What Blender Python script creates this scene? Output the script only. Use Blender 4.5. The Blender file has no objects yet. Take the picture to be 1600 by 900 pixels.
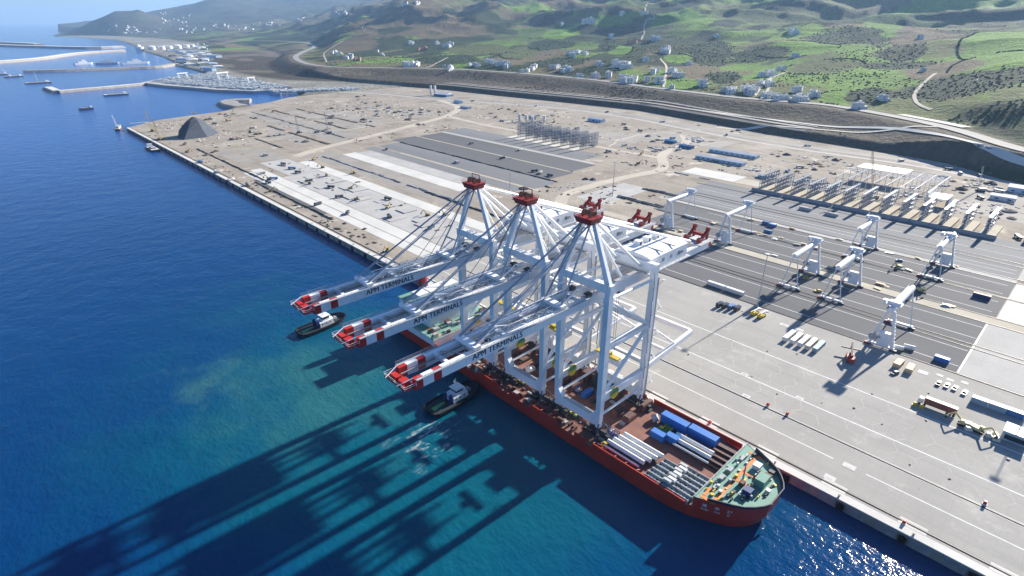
import bpy, math, random
import numpy as np
from mathutils import Vector, Matrix, Euler
random.seed(7)
SC = bpy.context.scene
COL = SC.collection
# ---------------------------------------------------------------- camera, sky, sun, exposure
cam = bpy.data.cameras.new('camera'); cam.sensor_width = 36; cam.lens = 19.8; cam.clip_start = 1; cam.clip_end = 90000
cam_ob = bpy.data.objects.new('camera', cam); COL.objects.link(cam_ob); SC.camera = cam_ob
cam_ob.location = (-194.3, 0, 160); cam_ob.rotation_euler = (math.radians(90-25.30), 0, math.radians(-43.4))
SUN_EL, SUN_AZ = math.radians(23.5), math.radians(92.0)      # azimuth clockwise from +Y
w = bpy.data.worlds.new('World'); SC.world = w; w.use_nodes = True
nt = w.node_tree; bg = nt.nodes['Background']
sky = nt.nodes.new('ShaderNodeTexSky'); sky.sky_type = 'NISHITA'; sky.sun_disc = False
sky.sun_elevation = SUN_EL; sky.sun_rotation = SUN_AZ; sky.altitude = 100; sky.air_density = 1.0; sky.dust_density = .15; sky.ozone_density = 5
tint = nt.nodes.new('ShaderNodeMix'); tint.data_type = 'RGBA'; tint.blend_type = 'MULTIPLY'; tint.inputs[0].default_value = 1; tint.inputs[7].default_value = (.80, .95, 1.12, 1)
nt.links.new(sky.outputs[0], tint.inputs[6]); nt.links.new(tint.outputs[2], bg.inputs[0]); bg.inputs[1].default_value = .055
sun = bpy.data.lights.new('sun', 'SUN'); sun.energy = 5; sun.angle = math.radians(1.0); sun.color = (1, .93, .82)
sun_ob = bpy.data.objects.new('sun', sun); COL.objects.link(sun_ob)
sdir = Vector((math.cos(SUN_EL)*math.sin(SUN_AZ), math.cos(SUN_EL)*math.cos(SUN_AZ), math.sin(SUN_EL)))
sun_ob.rotation_euler = (-sdir).to_track_quat('-Z', 'Y').to_euler(); sun_ob.location = (0, 0, 900)
SC.view_settings.view_transform = 'Standard'; SC.view_settings.look = 'None'; SC.view_settings.exposure = 1.35; SC.view_settings.gamma = 1
SC.render.engine = 'CYCLES'
SC.cycles.max_bounces = 6; SC.cycles.diffuse_bounces = 3; SC.cycles.glossy_bounces = 3; SC.cycles.transmission_bounces = 3; SC.cycles.volume_bounces = 0
SC.cycles.use_denoising = True; SC.cycles.caustics_reflective = False; SC.cycles.caustics_refractive = False
SC.cycles.sample_clamp_indirect = 6
# ---------------------------------------------------------------- materials
MATS = {}
def new_mat(name):
    m = bpy.data.materials.new(name); m.use_nodes = True; MATS[name] = m
    return m, m.node_tree, m.node_tree.nodes['Principled BSDF']
def nd(t, kind, **kw):
    n = t.nodes.new('ShaderNode'+kind)
    for k, v in kw.items(): setattr(n, k, v)
    return n
def noise_fac(t, scale, detail=4, rough=.6, lo=.3, hi=.7, vec=None, stretch=None):
    n = nd(t, 'TexNoise'); n.inputs['Scale'].default_value = scale; n.inputs['Detail'].default_value = detail; n.inputs['Roughness'].default_value = rough
    if vec is None:
        vec = nd(t, 'NewGeometry').outputs['Position']
    if stretch:
        mp = nd(t, 'Mapping'); mp.inputs['Scale'].default_value = stretch; t.links.new(vec, mp.inputs[0]); vec = mp.outputs[0]
    t.links.new(vec, n.inputs['Vector'])
    r = nd(t, 'MapRange'); r.inputs[1].default_value = lo; r.inputs[2].default_value = hi; t.links.new(n.outputs[0], r.inputs[0])
    return r.outputs[0]
def mix(t, fac, a, b, mode='MIX'):
    m = nd(t, 'Mix', data_type='RGBA', blend_type=mode)
    if hasattr(fac, 'node') or hasattr(fac, 'is_linked'): t.links.new(fac, m.inputs[0])
    else: m.inputs[0].default_value = fac
    for i, c in ((6, a), (7, b)):
        if hasattr(c, 'is_linked'): t.links.new(c, m.inputs[i])
        else: m.inputs[i].default_value = (*c[:3], 1)
    return m.outputs[2]
def sc(c, k): return tuple(min(1, v*k) for v in c)
def M(name, col, rough=.6, metal=0., var=.18, scale=.25, scale2=2.2, bump=0., spec=.4, col2=None, stretch=None, emit=None):
    if name in MATS: return MATS[name]
    m, t, p = new_mat(name)
    f1 = noise_fac(t, scale, 5, .62, stretch=stretch); f2 = noise_fac(t, scale2, 3, .6, stretch=stretch)
    a = mix(t, f1, sc(col, 1-var), col2 if col2 else sc(col, 1+var*.6))
    b = mix(t, f2, sc((1, 1, 1), 1-var*.6), (1, 1, 1))
    t.links.new(mix(t, 1.0, a, b, 'MULTIPLY'), p.inputs['Base Color'])
    p.inputs['Roughness'].default_value = rough; p.inputs['Metallic'].default_value = metal; p.inputs['Specular IOR Level'].default_value = spec
    if bump:
        bn = nd(t, 'Bump'); bn.inputs['Strength'].default_value = bump; bn.inputs['Distance'].default_value = .3
        t.links.new(f2, bn.inputs['Height']); t.links.new(bn.outputs[0], p.inputs['Normal'])
    return m
# ---------------------------------------------------------------- mesh helpers
class MB:
    def __init__(s): s.v = []; s.f = []
    def add(s, vs, fs):
        o = len(s.v); s.v += [tuple(p) for p in vs]; s.f += [tuple(i+o for i in q) for q in fs]; return s
    def box(s, x0, x1, y0, y1, z0, z1):
        return s.add([(x0, y0, z0), (x1, y0, z0), (x1, y1, z0), (x0, y1, z0), (x0, y0, z1), (x1, y0, z1), (x1, y1, z1), (x0, y1, z1)],
                     [(0, 3, 2, 1), (4, 5, 6, 7), (0, 1, 5, 4), (1, 2, 6, 5), (2, 3, 7, 6), (3, 0, 4, 7)])
    def cbox(s, c, d): return s.box(c[0]-d[0]/2, c[0]+d[0]/2, c[1]-d[1]/2, c[1]+d[1]/2, c[2]-d[2]/2, c[2]+d[2]/2)
    def beam(s, p, q, w, h, w2=None, h2=None):
        p = Vector(p); q = Vector(q); d = (q-p).normalized()
        up = Vector((0, 0, 1)) if abs(d.z) < .95 else Vector((1, 0, 0))
        a = d.cross(up).normalized(); b = a.cross(d)
        w2 = w if w2 is None else w2; h2 = h if h2 is None else h2
        vs = [p-a*w/2-b*h/2, p+a*w/2-b*h/2, p+a*w/2+b*h/2, p-a*w/2+b*h/2, q-a*w2/2-b*h2/2, q+a*w2/2-b*h2/2, q+a*w2/2+b*h2/2, q-a*w2/2+b*h2/2]
        return s.add(vs, [(0, 1, 2, 3), (7, 6, 5, 4), (0, 4, 5, 1), (1, 5, 6, 2), (2, 6, 7, 3), (3, 7, 4, 0)])
    def tube(s, p, q, r, n=8, r2=None):
        p = Vector(p); q = Vector(q); d = (q-p).normalized(); r2 = r if r2 is None else r2
        up = Vector((0, 0, 1)) if abs(d.z) < .95 else Vector((1, 0, 0))
        a = d.cross(up).normalized(); b = a.cross(d)
        vs = [p+(a*math.cos(6.2832*i/n)+b*math.sin(6.2832*i/n))*r for i in range(n)]+[q+(a*math.cos(6.2832*i/n)+b*math.sin(6.2832*i/n))*r2 for i in range(n)]
        fs = [(i, (i+1) % n, n+(i+1) % n, n+i) for i in range(n)]+[tuple(range(n-1, -1, -1)), tuple(range(n, 2*n))]
        return s.add(vs, fs)
    def prism(s, poly, z0, z1):
        n = len(poly)
        vs = [(x, y, z0) for x, y in poly]+[(x, y, z1) for x, y in poly]
        return s.add(vs, [tuple(range(n-1, -1, -1)), tuple(range(n, 2*n))]+[(i, (i+1) % n, n+(i+1) % n, n+i) for i in range(n)])
    def loft(s, rings, cap0=True, cap1=True):
        n = len(rings[0]); vs = [p for r in rings for p in r]; fs = []
        for k in range(len(rings)-1):
            for i in range(n): fs.append((k*n+i, k*n+(i+1) % n, (k+1)*n+(i+1) % n, (k+1)*n+i))
        if cap0: fs.append(tuple(range(n-1, -1, -1)))
        if cap1: fs.append(tuple((len(rings)-1)*n+i for i in range(n)))
        return s.add(vs, fs)
    def sheet(s, x0, x1, y0, y1, z): return s.add([(x0, y0, z), (x1, y0, z), (x1, y1, z), (x0, y1, z)], [(0, 1, 2, 3)])
    def poly(s, pts, z): return s.add([(x, y, z) for x, y in pts], [tuple(range(len(pts)))])
    def blob(s, c, r, seed=0, sq=.7, n=6, rings=4):
        rnd = random.Random(seed); vs = []; 
        for k in range(rings+1):
            ph = math.pi*(k/rings-.5)
            for i in range(n):
                j = 1+rnd.uniform(-.28, .28); a = 6.2832*(i+.5*(k % 2))/n
                vs.append((c[0]+r*j*math.cos(ph)*math.cos(a), c[1]+r*j*math.cos(ph)*math.sin(a), c[2]+r*sq*j*math.sin(ph)))
        fs = [(k*n+i, k*n+(i+1) % n, (k+1)*n+(i+1) % n, (k+1)*n+i) for k in range(rings) for i in range(n)]
        return s.add(vs, fs)
    def heap(s, c, rx, ry, h, seed=0, n=12, rot=0):
        rnd = random.Random(seed); vs = []; ca, sa = math.cos(rot), math.sin(rot)
        for k, (q, hz) in enumerate(((1.0, 0), (.68, .42), (.36, .8), (.1, 1))):
            for i in range(n):
                j = 1+rnd.uniform(-.16, .16); a = 6.2832*i/n; x = rx*q*j*math.cos(a); y = ry*q*j*math.sin(a)
                vs.append((c[0]+x*ca-y*sa, c[1]+x*sa+y*ca, c[2]+h*hz*(1+rnd.uniform(-.08, .08))-(.3 if k == 0 else 0)))
        fs = [(k*n+i, k*n+(i+1) % n, (k+1)*n+(i+1) % n, (k+1)*n+i) for k in range(3) for i in range(n)]+[tuple(3*n+i for i in range(n))]
        return s.add(vs, fs)
    def mesh(s, name, mat, smooth=False):
        m = bpy.data.meshes.new(name); m.from_pydata(s.v, [], s.f); m.update()
        if mat: m.materials.append(MATS[mat] if isinstance(mat, str) else mat)
        if smooth: m.polygons.foreach_set('use_smooth', [True]*len(m.polygons))
        return m
    def build(s, name, mat, parent=None, loc=None, rotz=None, smooth=False):
        o = bpy.data.objects.new(name, s.mesh(name, mat, smooth)); COL.objects.link(o)
        if parent: o.parent = parent
        if loc: o.location = loc
        if rotz: o.rotation_euler.z = rotz
        return o
def tag(o, label, cat, group=None):
    o['label'] = label; o['category'] = cat
    if group: o['group'] = group
    return o
def kind(o, k): o['kind'] = k; return o
def thing(name, label, cat, loc=(0, 0, 0), rotz=0, group=None):
    o = bpy.data.objects.new(name, None); COL.objects.link(o); o.location = loc; o.rotation_euler.z = rotz; o.empty_display_size = .1
    return tag(o, label, cat, group)
KIDS = {}
def copy_tree(o, loc=None, rotz=None, label=None, parent=None, scale=None):
    c = o.copy(); COL.objects.link(c)
    if parent: c.parent = parent
    if loc is not None: c.location = loc
    if rotz is not None: c.rotation_euler.z = rotz
    if scale: c.scale = scale
    if label: c['label'] = label
    for ch in KIDS.get(o.name) or [k for k in bpy.data.objects if k.parent == o]: copy_tree(ch, parent=c)
    return c
def index_kids():
    KIDS.clear()
    for k in bpy.data.objects:
        if k.parent: KIDS.setdefault(k.parent.name, []).append(k)
def box_part(name, mat, parent, *b): return MB().box(*b).build(name, mat, parent)
# ---------------------------------------------------------------- terrain height as a function of world x, y
CAMX, CAMY, CAMH = -194.3, 0.0, 160.0
CTRL = np.array([(655, 12, 20), (725, 21, 35), (815, 31, 49), (1004, 49, 62), (1253, 74, 89), (1702, 116, 126), (2100, 154, 160), (2797, 223, 229), (3692, 323, 353), (5782, 522, 536), (687, 70, 25), (761, 84, 41), (850, 99, 54), (999, 122, 66), (1246, 160, 90), (1692, 226, 124), (2087, 287, 160), (2779, 396, 233), (3666, 548, 363), (5742, 867, 555), (848, 201, 26), (982, 234, 34), (1176, 284, 53), (1419, 345, 74), (1904, 467, 116), (2340, 578, 160), (3115, 779, 248), (4080, 1042, 406), (6603, 1671, 603), (937, 367, 25), (1087, 423, 37), (1322, 510, 57), (1602, 616, 87), (2071, 791, 128), (2352, 897, 160), (3099, 1182, 257), (4124, 1584, 434), (6375, 2416, 605), (900, 529, 25), (1108, 636, 34), (1464, 819, 50), (1818, 1005, 88), (2216, 1216, 146), (2923, 1589, 233), (4070, 2203, 422), (6022, 3217, 571), (965, 796, 25), (1163, 936, 42), (1489, 1168, 73), (1937, 1487, 122), (2506, 1895, 202), (3480, 2597, 376), (5518, 4044, 557), (1000, 1064, 26), (1259, 1299, 47), (1594, 1600, 79), (2039, 2002, 129), (2558, 2472, 208), (3151, 3009, 300), (4635, 4350, 477), (939, 1306, 30), (1215, 1622, 45), (1643, 2112, 92), (1972, 2489, 142), (2367, 2940, 246), (2960, 3617, 331), (4406, 5275, 453), (878, 1604, 27), (1198, 2076, 41), (1537, 2571, 85), (1877, 3065, 157), (2219, 3558, 246), (2726, 4302, 283), (5151, 7852, 553), (731, 1744, 25), (1078, 2381, 34), (1463, 3082, 77), (1801, 3695, 118), (2140, 4308, 164), (2902, 5714, 172), (4840, 9213, 476), (5573, 10522, 646), (768, 2143, 26), (1164, 3007, 24), (1708, 4187, 37), (2132, 5093, 81), (2429, 5727, 116), (3141, 7271, 132), (4218, 9527, 380), (4872, 10878, 576), (1287, 3929, -1), (1687, 4954, 22), (2124, 6072, 59), (2489, 7003, 95), (3599, 9790, 286), (4172, 11177, 486), (1166, 4394, -4), (1594, 5727, 18), (2146, 7440, 55), (3097, 10286, 268), (3570, 11604, 523), (1457, 6596, -7), (2011, 8725, 28), (2541, 10654, 178), (2820, 11615, 315), (1615, 8407, 8), (1748, 8992, 27), (1916, 9569, 191), (2076, 10148, 325), (2502, 12205, 220), (1471, 8844, 11), (1550, 9236, 27), (1686, 9719, 191), (1809, 10205, 306), (2155, 12277, 101), (1198, 9195, 10), (1265, 9589, 33), (1372, 10078, 144), (1634, 11859, 86), (1014, 9523, 7), (1070, 9919, 24), (1138, 10415, 33), (1405, 12397, 56)], float)
def _hash(ix, iy, s):
    h = (ix.astype(np.int64)*374761393 + iy.astype(np.int64)*668265263 + s*1274126177) & 0xffffffff
    h = ((h ^ (h >> 13))*1274126177) & 0xffffffff
    return ((h ^ (h >> 16)) & 0xffff)/65535.0
def vnoise(x, y, s=0):
    x = np.asarray(x, float); y = np.asarray(y, float)
    ix = np.floor(x); iy = np.floor(y); fx = x-ix; fy = y-iy
    ux = fx*fx*fx*(fx*(fx*6-15)+10); uy = fy*fy*fy*(fy*(fy*6-15)+10)
    a = _hash(ix, iy, s); b = _hash(ix+1, iy, s); c = _hash(ix, iy+1, s); d = _hash(ix+1, iy+1, s)
    return (a*(1-ux)+b*ux)*(1-uy)+(c*(1-ux)+d*ux)*uy
def fbm(x, y, o=4, s=0, g=.5):
    t = 0; a = 1; n = 0
    for i in range(o):
        t = t+a*vnoise(x*2**i+17.3*i, y*2**i-9.1*i, s+i); n += a; a *= g
    return t/n
def ridged(x, y, o=4, s=0):
    t = 0; a = 1; n = 0
    for i in range(o):
        t = t+a*(1-np.abs(2*vnoise(x*2**i+7.7*i, y*2**i+3.3*i, s+i)-1)); n += a; a *= .5
    return t/n
def _warp(x, y):
    dx = np.asarray(x, float)-CAMX; dy = np.asarray(y, float)-CAMY
    d = np.maximum(np.hypot(dx, dy), 50.0)
    return np.arctan2(dx, dy)*3.0, np.log(d), d
_cu, _cv, _cd = _warp(CTRL[:, 0], CTRL[:, 1])
_R = np.hypot(_cu[:, None]-_cu[None], _cv[:, None]-_cv[None])
_A = np.zeros((len(CTRL)+3,)*2)
_A[:-3, :-3] = _R+np.eye(len(CTRL))*-.004
_A[:-3, -3] = 1; _A[:-3, -2] = _cu; _A[:-3, -1] = _cv; _A[-3:, :-3] = _A[:-3, -3:].T
_W = np.linalg.solve(_A, np.r_[CTRL[:, 2], 0, 0, 0])
FOOT = np.array([(-900, 560), (-300, 600), (60, 648), (150, 684), (280, 704), (380, 716), (500, 745), (675, 785), (860, 772), (1045, 751), (1250, 736), (1425, 690), (1600, 650), (1900, 650), (2300, 720), (3300, 1150), (4600, 1500), (14000, 1500)], float)
HWY = np.array([(560, -420, 24), (610, -150, 24), (640, -30, 24), (692, 70, 25), (790, 155, 26), (860, 240, 26), (930, 368, 26), (925, 450, 26), (920, 540, 26), (940, 660, 26), (965, 796, 26), (1000, 930, 26), (1012, 1060, 26), (1000, 1257, 27), (955, 1500, 27), (850, 1680, 26), (760, 1790, 26), (735, 1930, 26), (770, 2130, 26), (900, 2480, 26), (1120, 2880, 26), (1400, 3350, 27), (1640, 3900, 27), (1760, 4400, 27), (1700, 4800, 27), (1560, 4900, 26), (1380, 4700, 24), (1250, 4550, 20)], float)
COAST = np.array([(1380, 395), (1420, 430), (1583, 461), (2000, 440), (2200, 453), (2458, 484), (2800, 500), (3000, 560), (3500, 640), (4250, 720), (4800, 800), (5200, 880), (6000, 1000), (7000, 1120), (8500, 1050), (9300, 960), (9700, 940), (10400, 1050), (12500, 1400), (16000, 1800)], float)
def sstep(t):
    t = np.clip(t, 0, 1); return t*t*(3-2*t)
def seg_dist(x, y, pl):
    """distance to a polyline and its height at the nearest point"""
    x = np.asarray(x, float); y = np.asarray(y, float)
    best = np.full(x.shape, 1e9); bz = np.zeros(x.shape)
    for a, b in zip(pl[:-1], pl[1:]):
        ab = b[:2]-a[:2]; L2 = ab@ab
        t = np.clip(((x-a[0])*ab[0]+(y-a[1])*ab[1])/L2, 0, 1)
        d = np.hypot(x-a[0]-t*ab[0], y-a[1]-t*ab[1]); m = d < best
        best = np.where(m, d, best); bz = np.where(m, a[2]+t*(b[2]-a[2]), bz)
    return best, bz
def smooth_line(pl, n=6):
    """Catmull-Rom points through pl"""
    pl = np.asarray(pl, float); P = np.vstack([2*pl[0]-pl[1], pl, 2*pl[-1]-pl[-2]]); out = []
    for i in range(1, len(P)-2):
        for k in range(n):
            t = k/n
            out.append(.5*((2*P[i])+(P[i+1]-P[i-1])*t+(2*P[i-1]-5*P[i]+4*P[i+1]-P[i+2])*t*t+(3*P[i]-P[i-1]-3*P[i+1]+P[i+2])*t**3))
    out.append(pl[-1]); return np.array(out)
HWYS = smooth_line(HWY, 5)
_o = np.argsort(HWY[:18, 1]); HXY, HXX = HWY[:18, 1][_o], HWY[:18, 0][_o]
def terrain_z(x, y):
    x = np.asarray(x, float); y = np.asarray(y, float); sh = x.shape
    x = x.ravel(); y = y.ravel()
    z = np.zeros(len(x))
    for i in range(0, len(x), 20000):
        u, v, d = _warp(x[i:i+20000], y[i:i+20000])
        r = np.hypot(u[:, None]-_cu[None], v[:, None]-_cv[None])
        z[i:i+20000] = r@_W[:-3]+_W[-3]+_W[-2]*u+_W[-1]*v
    u, v, d = _warp(x, y)
    foot = np.interp(y, FOOT[:, 0], FOOT[:, 1])
    D = x-foot
    hd, hz = seg_dist(x, y, HWYS[::2])
    inl = sstep((D-120)/500)
    amp = np.clip((z-20)/160, 0.0, 1.0)*inl*(1-.75*sstep((y-7600)/900))
    n1 = ridged(x/760+.3, y/760, 4, 5)-.62
    n2 = fbm(x/190, y/190, 3, 31)-.5
    n3 = fbm(x/2100, y/2100, 3, 71)-.5
    z = z+amp*(n1*np.clip(d*.056, 30, 250)+n2*np.clip(d*.010, 6, 50)+n3*np.clip((d-4000)*.03, 0, 160))
    z = np.maximum(z, 1.5)
    hx = np.interp(y, HXY, HXX); side = (x < hx) & (y < 1900)
    cutz = -1.0+11.0*sstep(D/26)+15.0*sstep((56-hd)/36)      # two steep tiers cut between terminal and highway
    z = np.where(side, cutz, -1.0+(z+1.0)*sstep(D/60))
    k = sstep((hd-22)/(60+.02*d)); z = np.where((D > 25) | (y > 1500), hz*(1-k)*1.0+z*k-.6*(1-k), z)
    cx = np.interp(y, COAST[:, 0], COAST[:, 1])
    land = sstep((x-cx+10)/30)
    flat = np.where(y > 1380, 1.2, -1.0)
    z = np.where(y > 1380, np.maximum(z, flat), z)
    z = np.where(y > 1380, -9+(z+9)*land, z)
    return z.reshape(sh)
PATCHES = [(1686, 740, 104, 120, -1.2, 'g'), (2213, 648, 88, 343, -1.31, 'g'), (1316, 207, 73, 160, -1.43, 'g'), (1681, 256, 85, 325, -1.43, 'g'), (3017, 580, 280, 139, -1.39, 'g'), (2265, 1910, 200, 43, -0.91, 'g'), (2378, 1580, 129, 146, -1.02, 'g'), (1968, 1958, 87, 254, -0.83, 'g'), (1536, 1281, 41, 211, -0.93, 'g'), (1026, 724, 36, 64, -1.04, 'g'), (1194, 680, 66, 57, -1.12, 'g'), (1440, 988, 45, 72, -1.03, 'g'), (1020, 387, 32, 65, -1.26, 'g'), (1387, 556, 86, 113, -1.23, 'o'), (1406, 1650, 74, 226, -0.77, 'o'), (1411, 1887, 133, 167, -0.71, 'o'), (2599, 1120, 194, 261, -1.19, 'o'), (2598, 1325, 199, 159, -1.13, 'o'), (1974, 3341, 256, 389, -0.58, 'b'), (1737, 2861, 296, 343, -0.59, 'b'), (1303, 2725, 133, 307, -0.5, 'b'), (1761, 2549, 207, 224, -0.65, 'b'), (2025, 495, 97, 299, -1.35, 'b'), (1317, 298, 66, 119, -1.38, 'b'), (1109, 200, 106, 110, -1.42, 's'), (882, 111, 69, 42, -1.47, 's'), (1594, 444, 49, 146, -1.33, 's'), (1406, 403, 79, 50, -1.32, 's'), (1969, 701, 110, 195, -1.26, 's'), (2191, 451, 73, 49, -1.38, 's'), (1048, 342, 41, 73, -1.3, 's'), (2772, 506, 194, 83, -1.4, 's'), (1663, 1009, 68, 307, -1.07, 's'), (1600, 815, 84, 98, -1.14, 's'), (1651, 1425, 37, 210, -0.91, 's'), (1601, 1668, 92, 135, -0.82, 's'), (1219, 1276, 92, 117, -0.84, 's'), (1125, 1727, 105, 172, -0.65, 's'), (1685, 2940, 93, 255, -0.57, 's'), (1862, 4748, 333, 524, -0.41, 's'), (1202, 717, 42, 120, -1.1, 's'), (1048, 1431, 61, 70, -0.72, 's'), (1100, 1106, 73, 34, -0.86, 's'), (1997, 1496, 71, 200, -0.97, 's'), (2624, 1822, 216, 77, -1.0, 's'), (2807, 1215, 208, 42, -1.19, 's')]
TRACKS = [[(2861, 2060), (2462, 1835), (2356, 1703), (2320, 1730), (2082, 1565), (1893, 1447)], [(1279, 297), (1106, 284), (1006, 258), (943, 221)], [(1395, 1027), (1270, 924), (979, 742)], [(1388, 2966), (1095, 2602), (830, 2066)], [(1900, 3476), (1733, 3353), (1642, 3162)], [(1319, 651), (1081, 547), (935, 495)], [(971, 525), (1172, 592), (1316, 611)], [(1157, 1768), (1005, 1641), (938, 1602)], [(2015, 3292), (1937, 3343), (1871, 3334)]]
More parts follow.
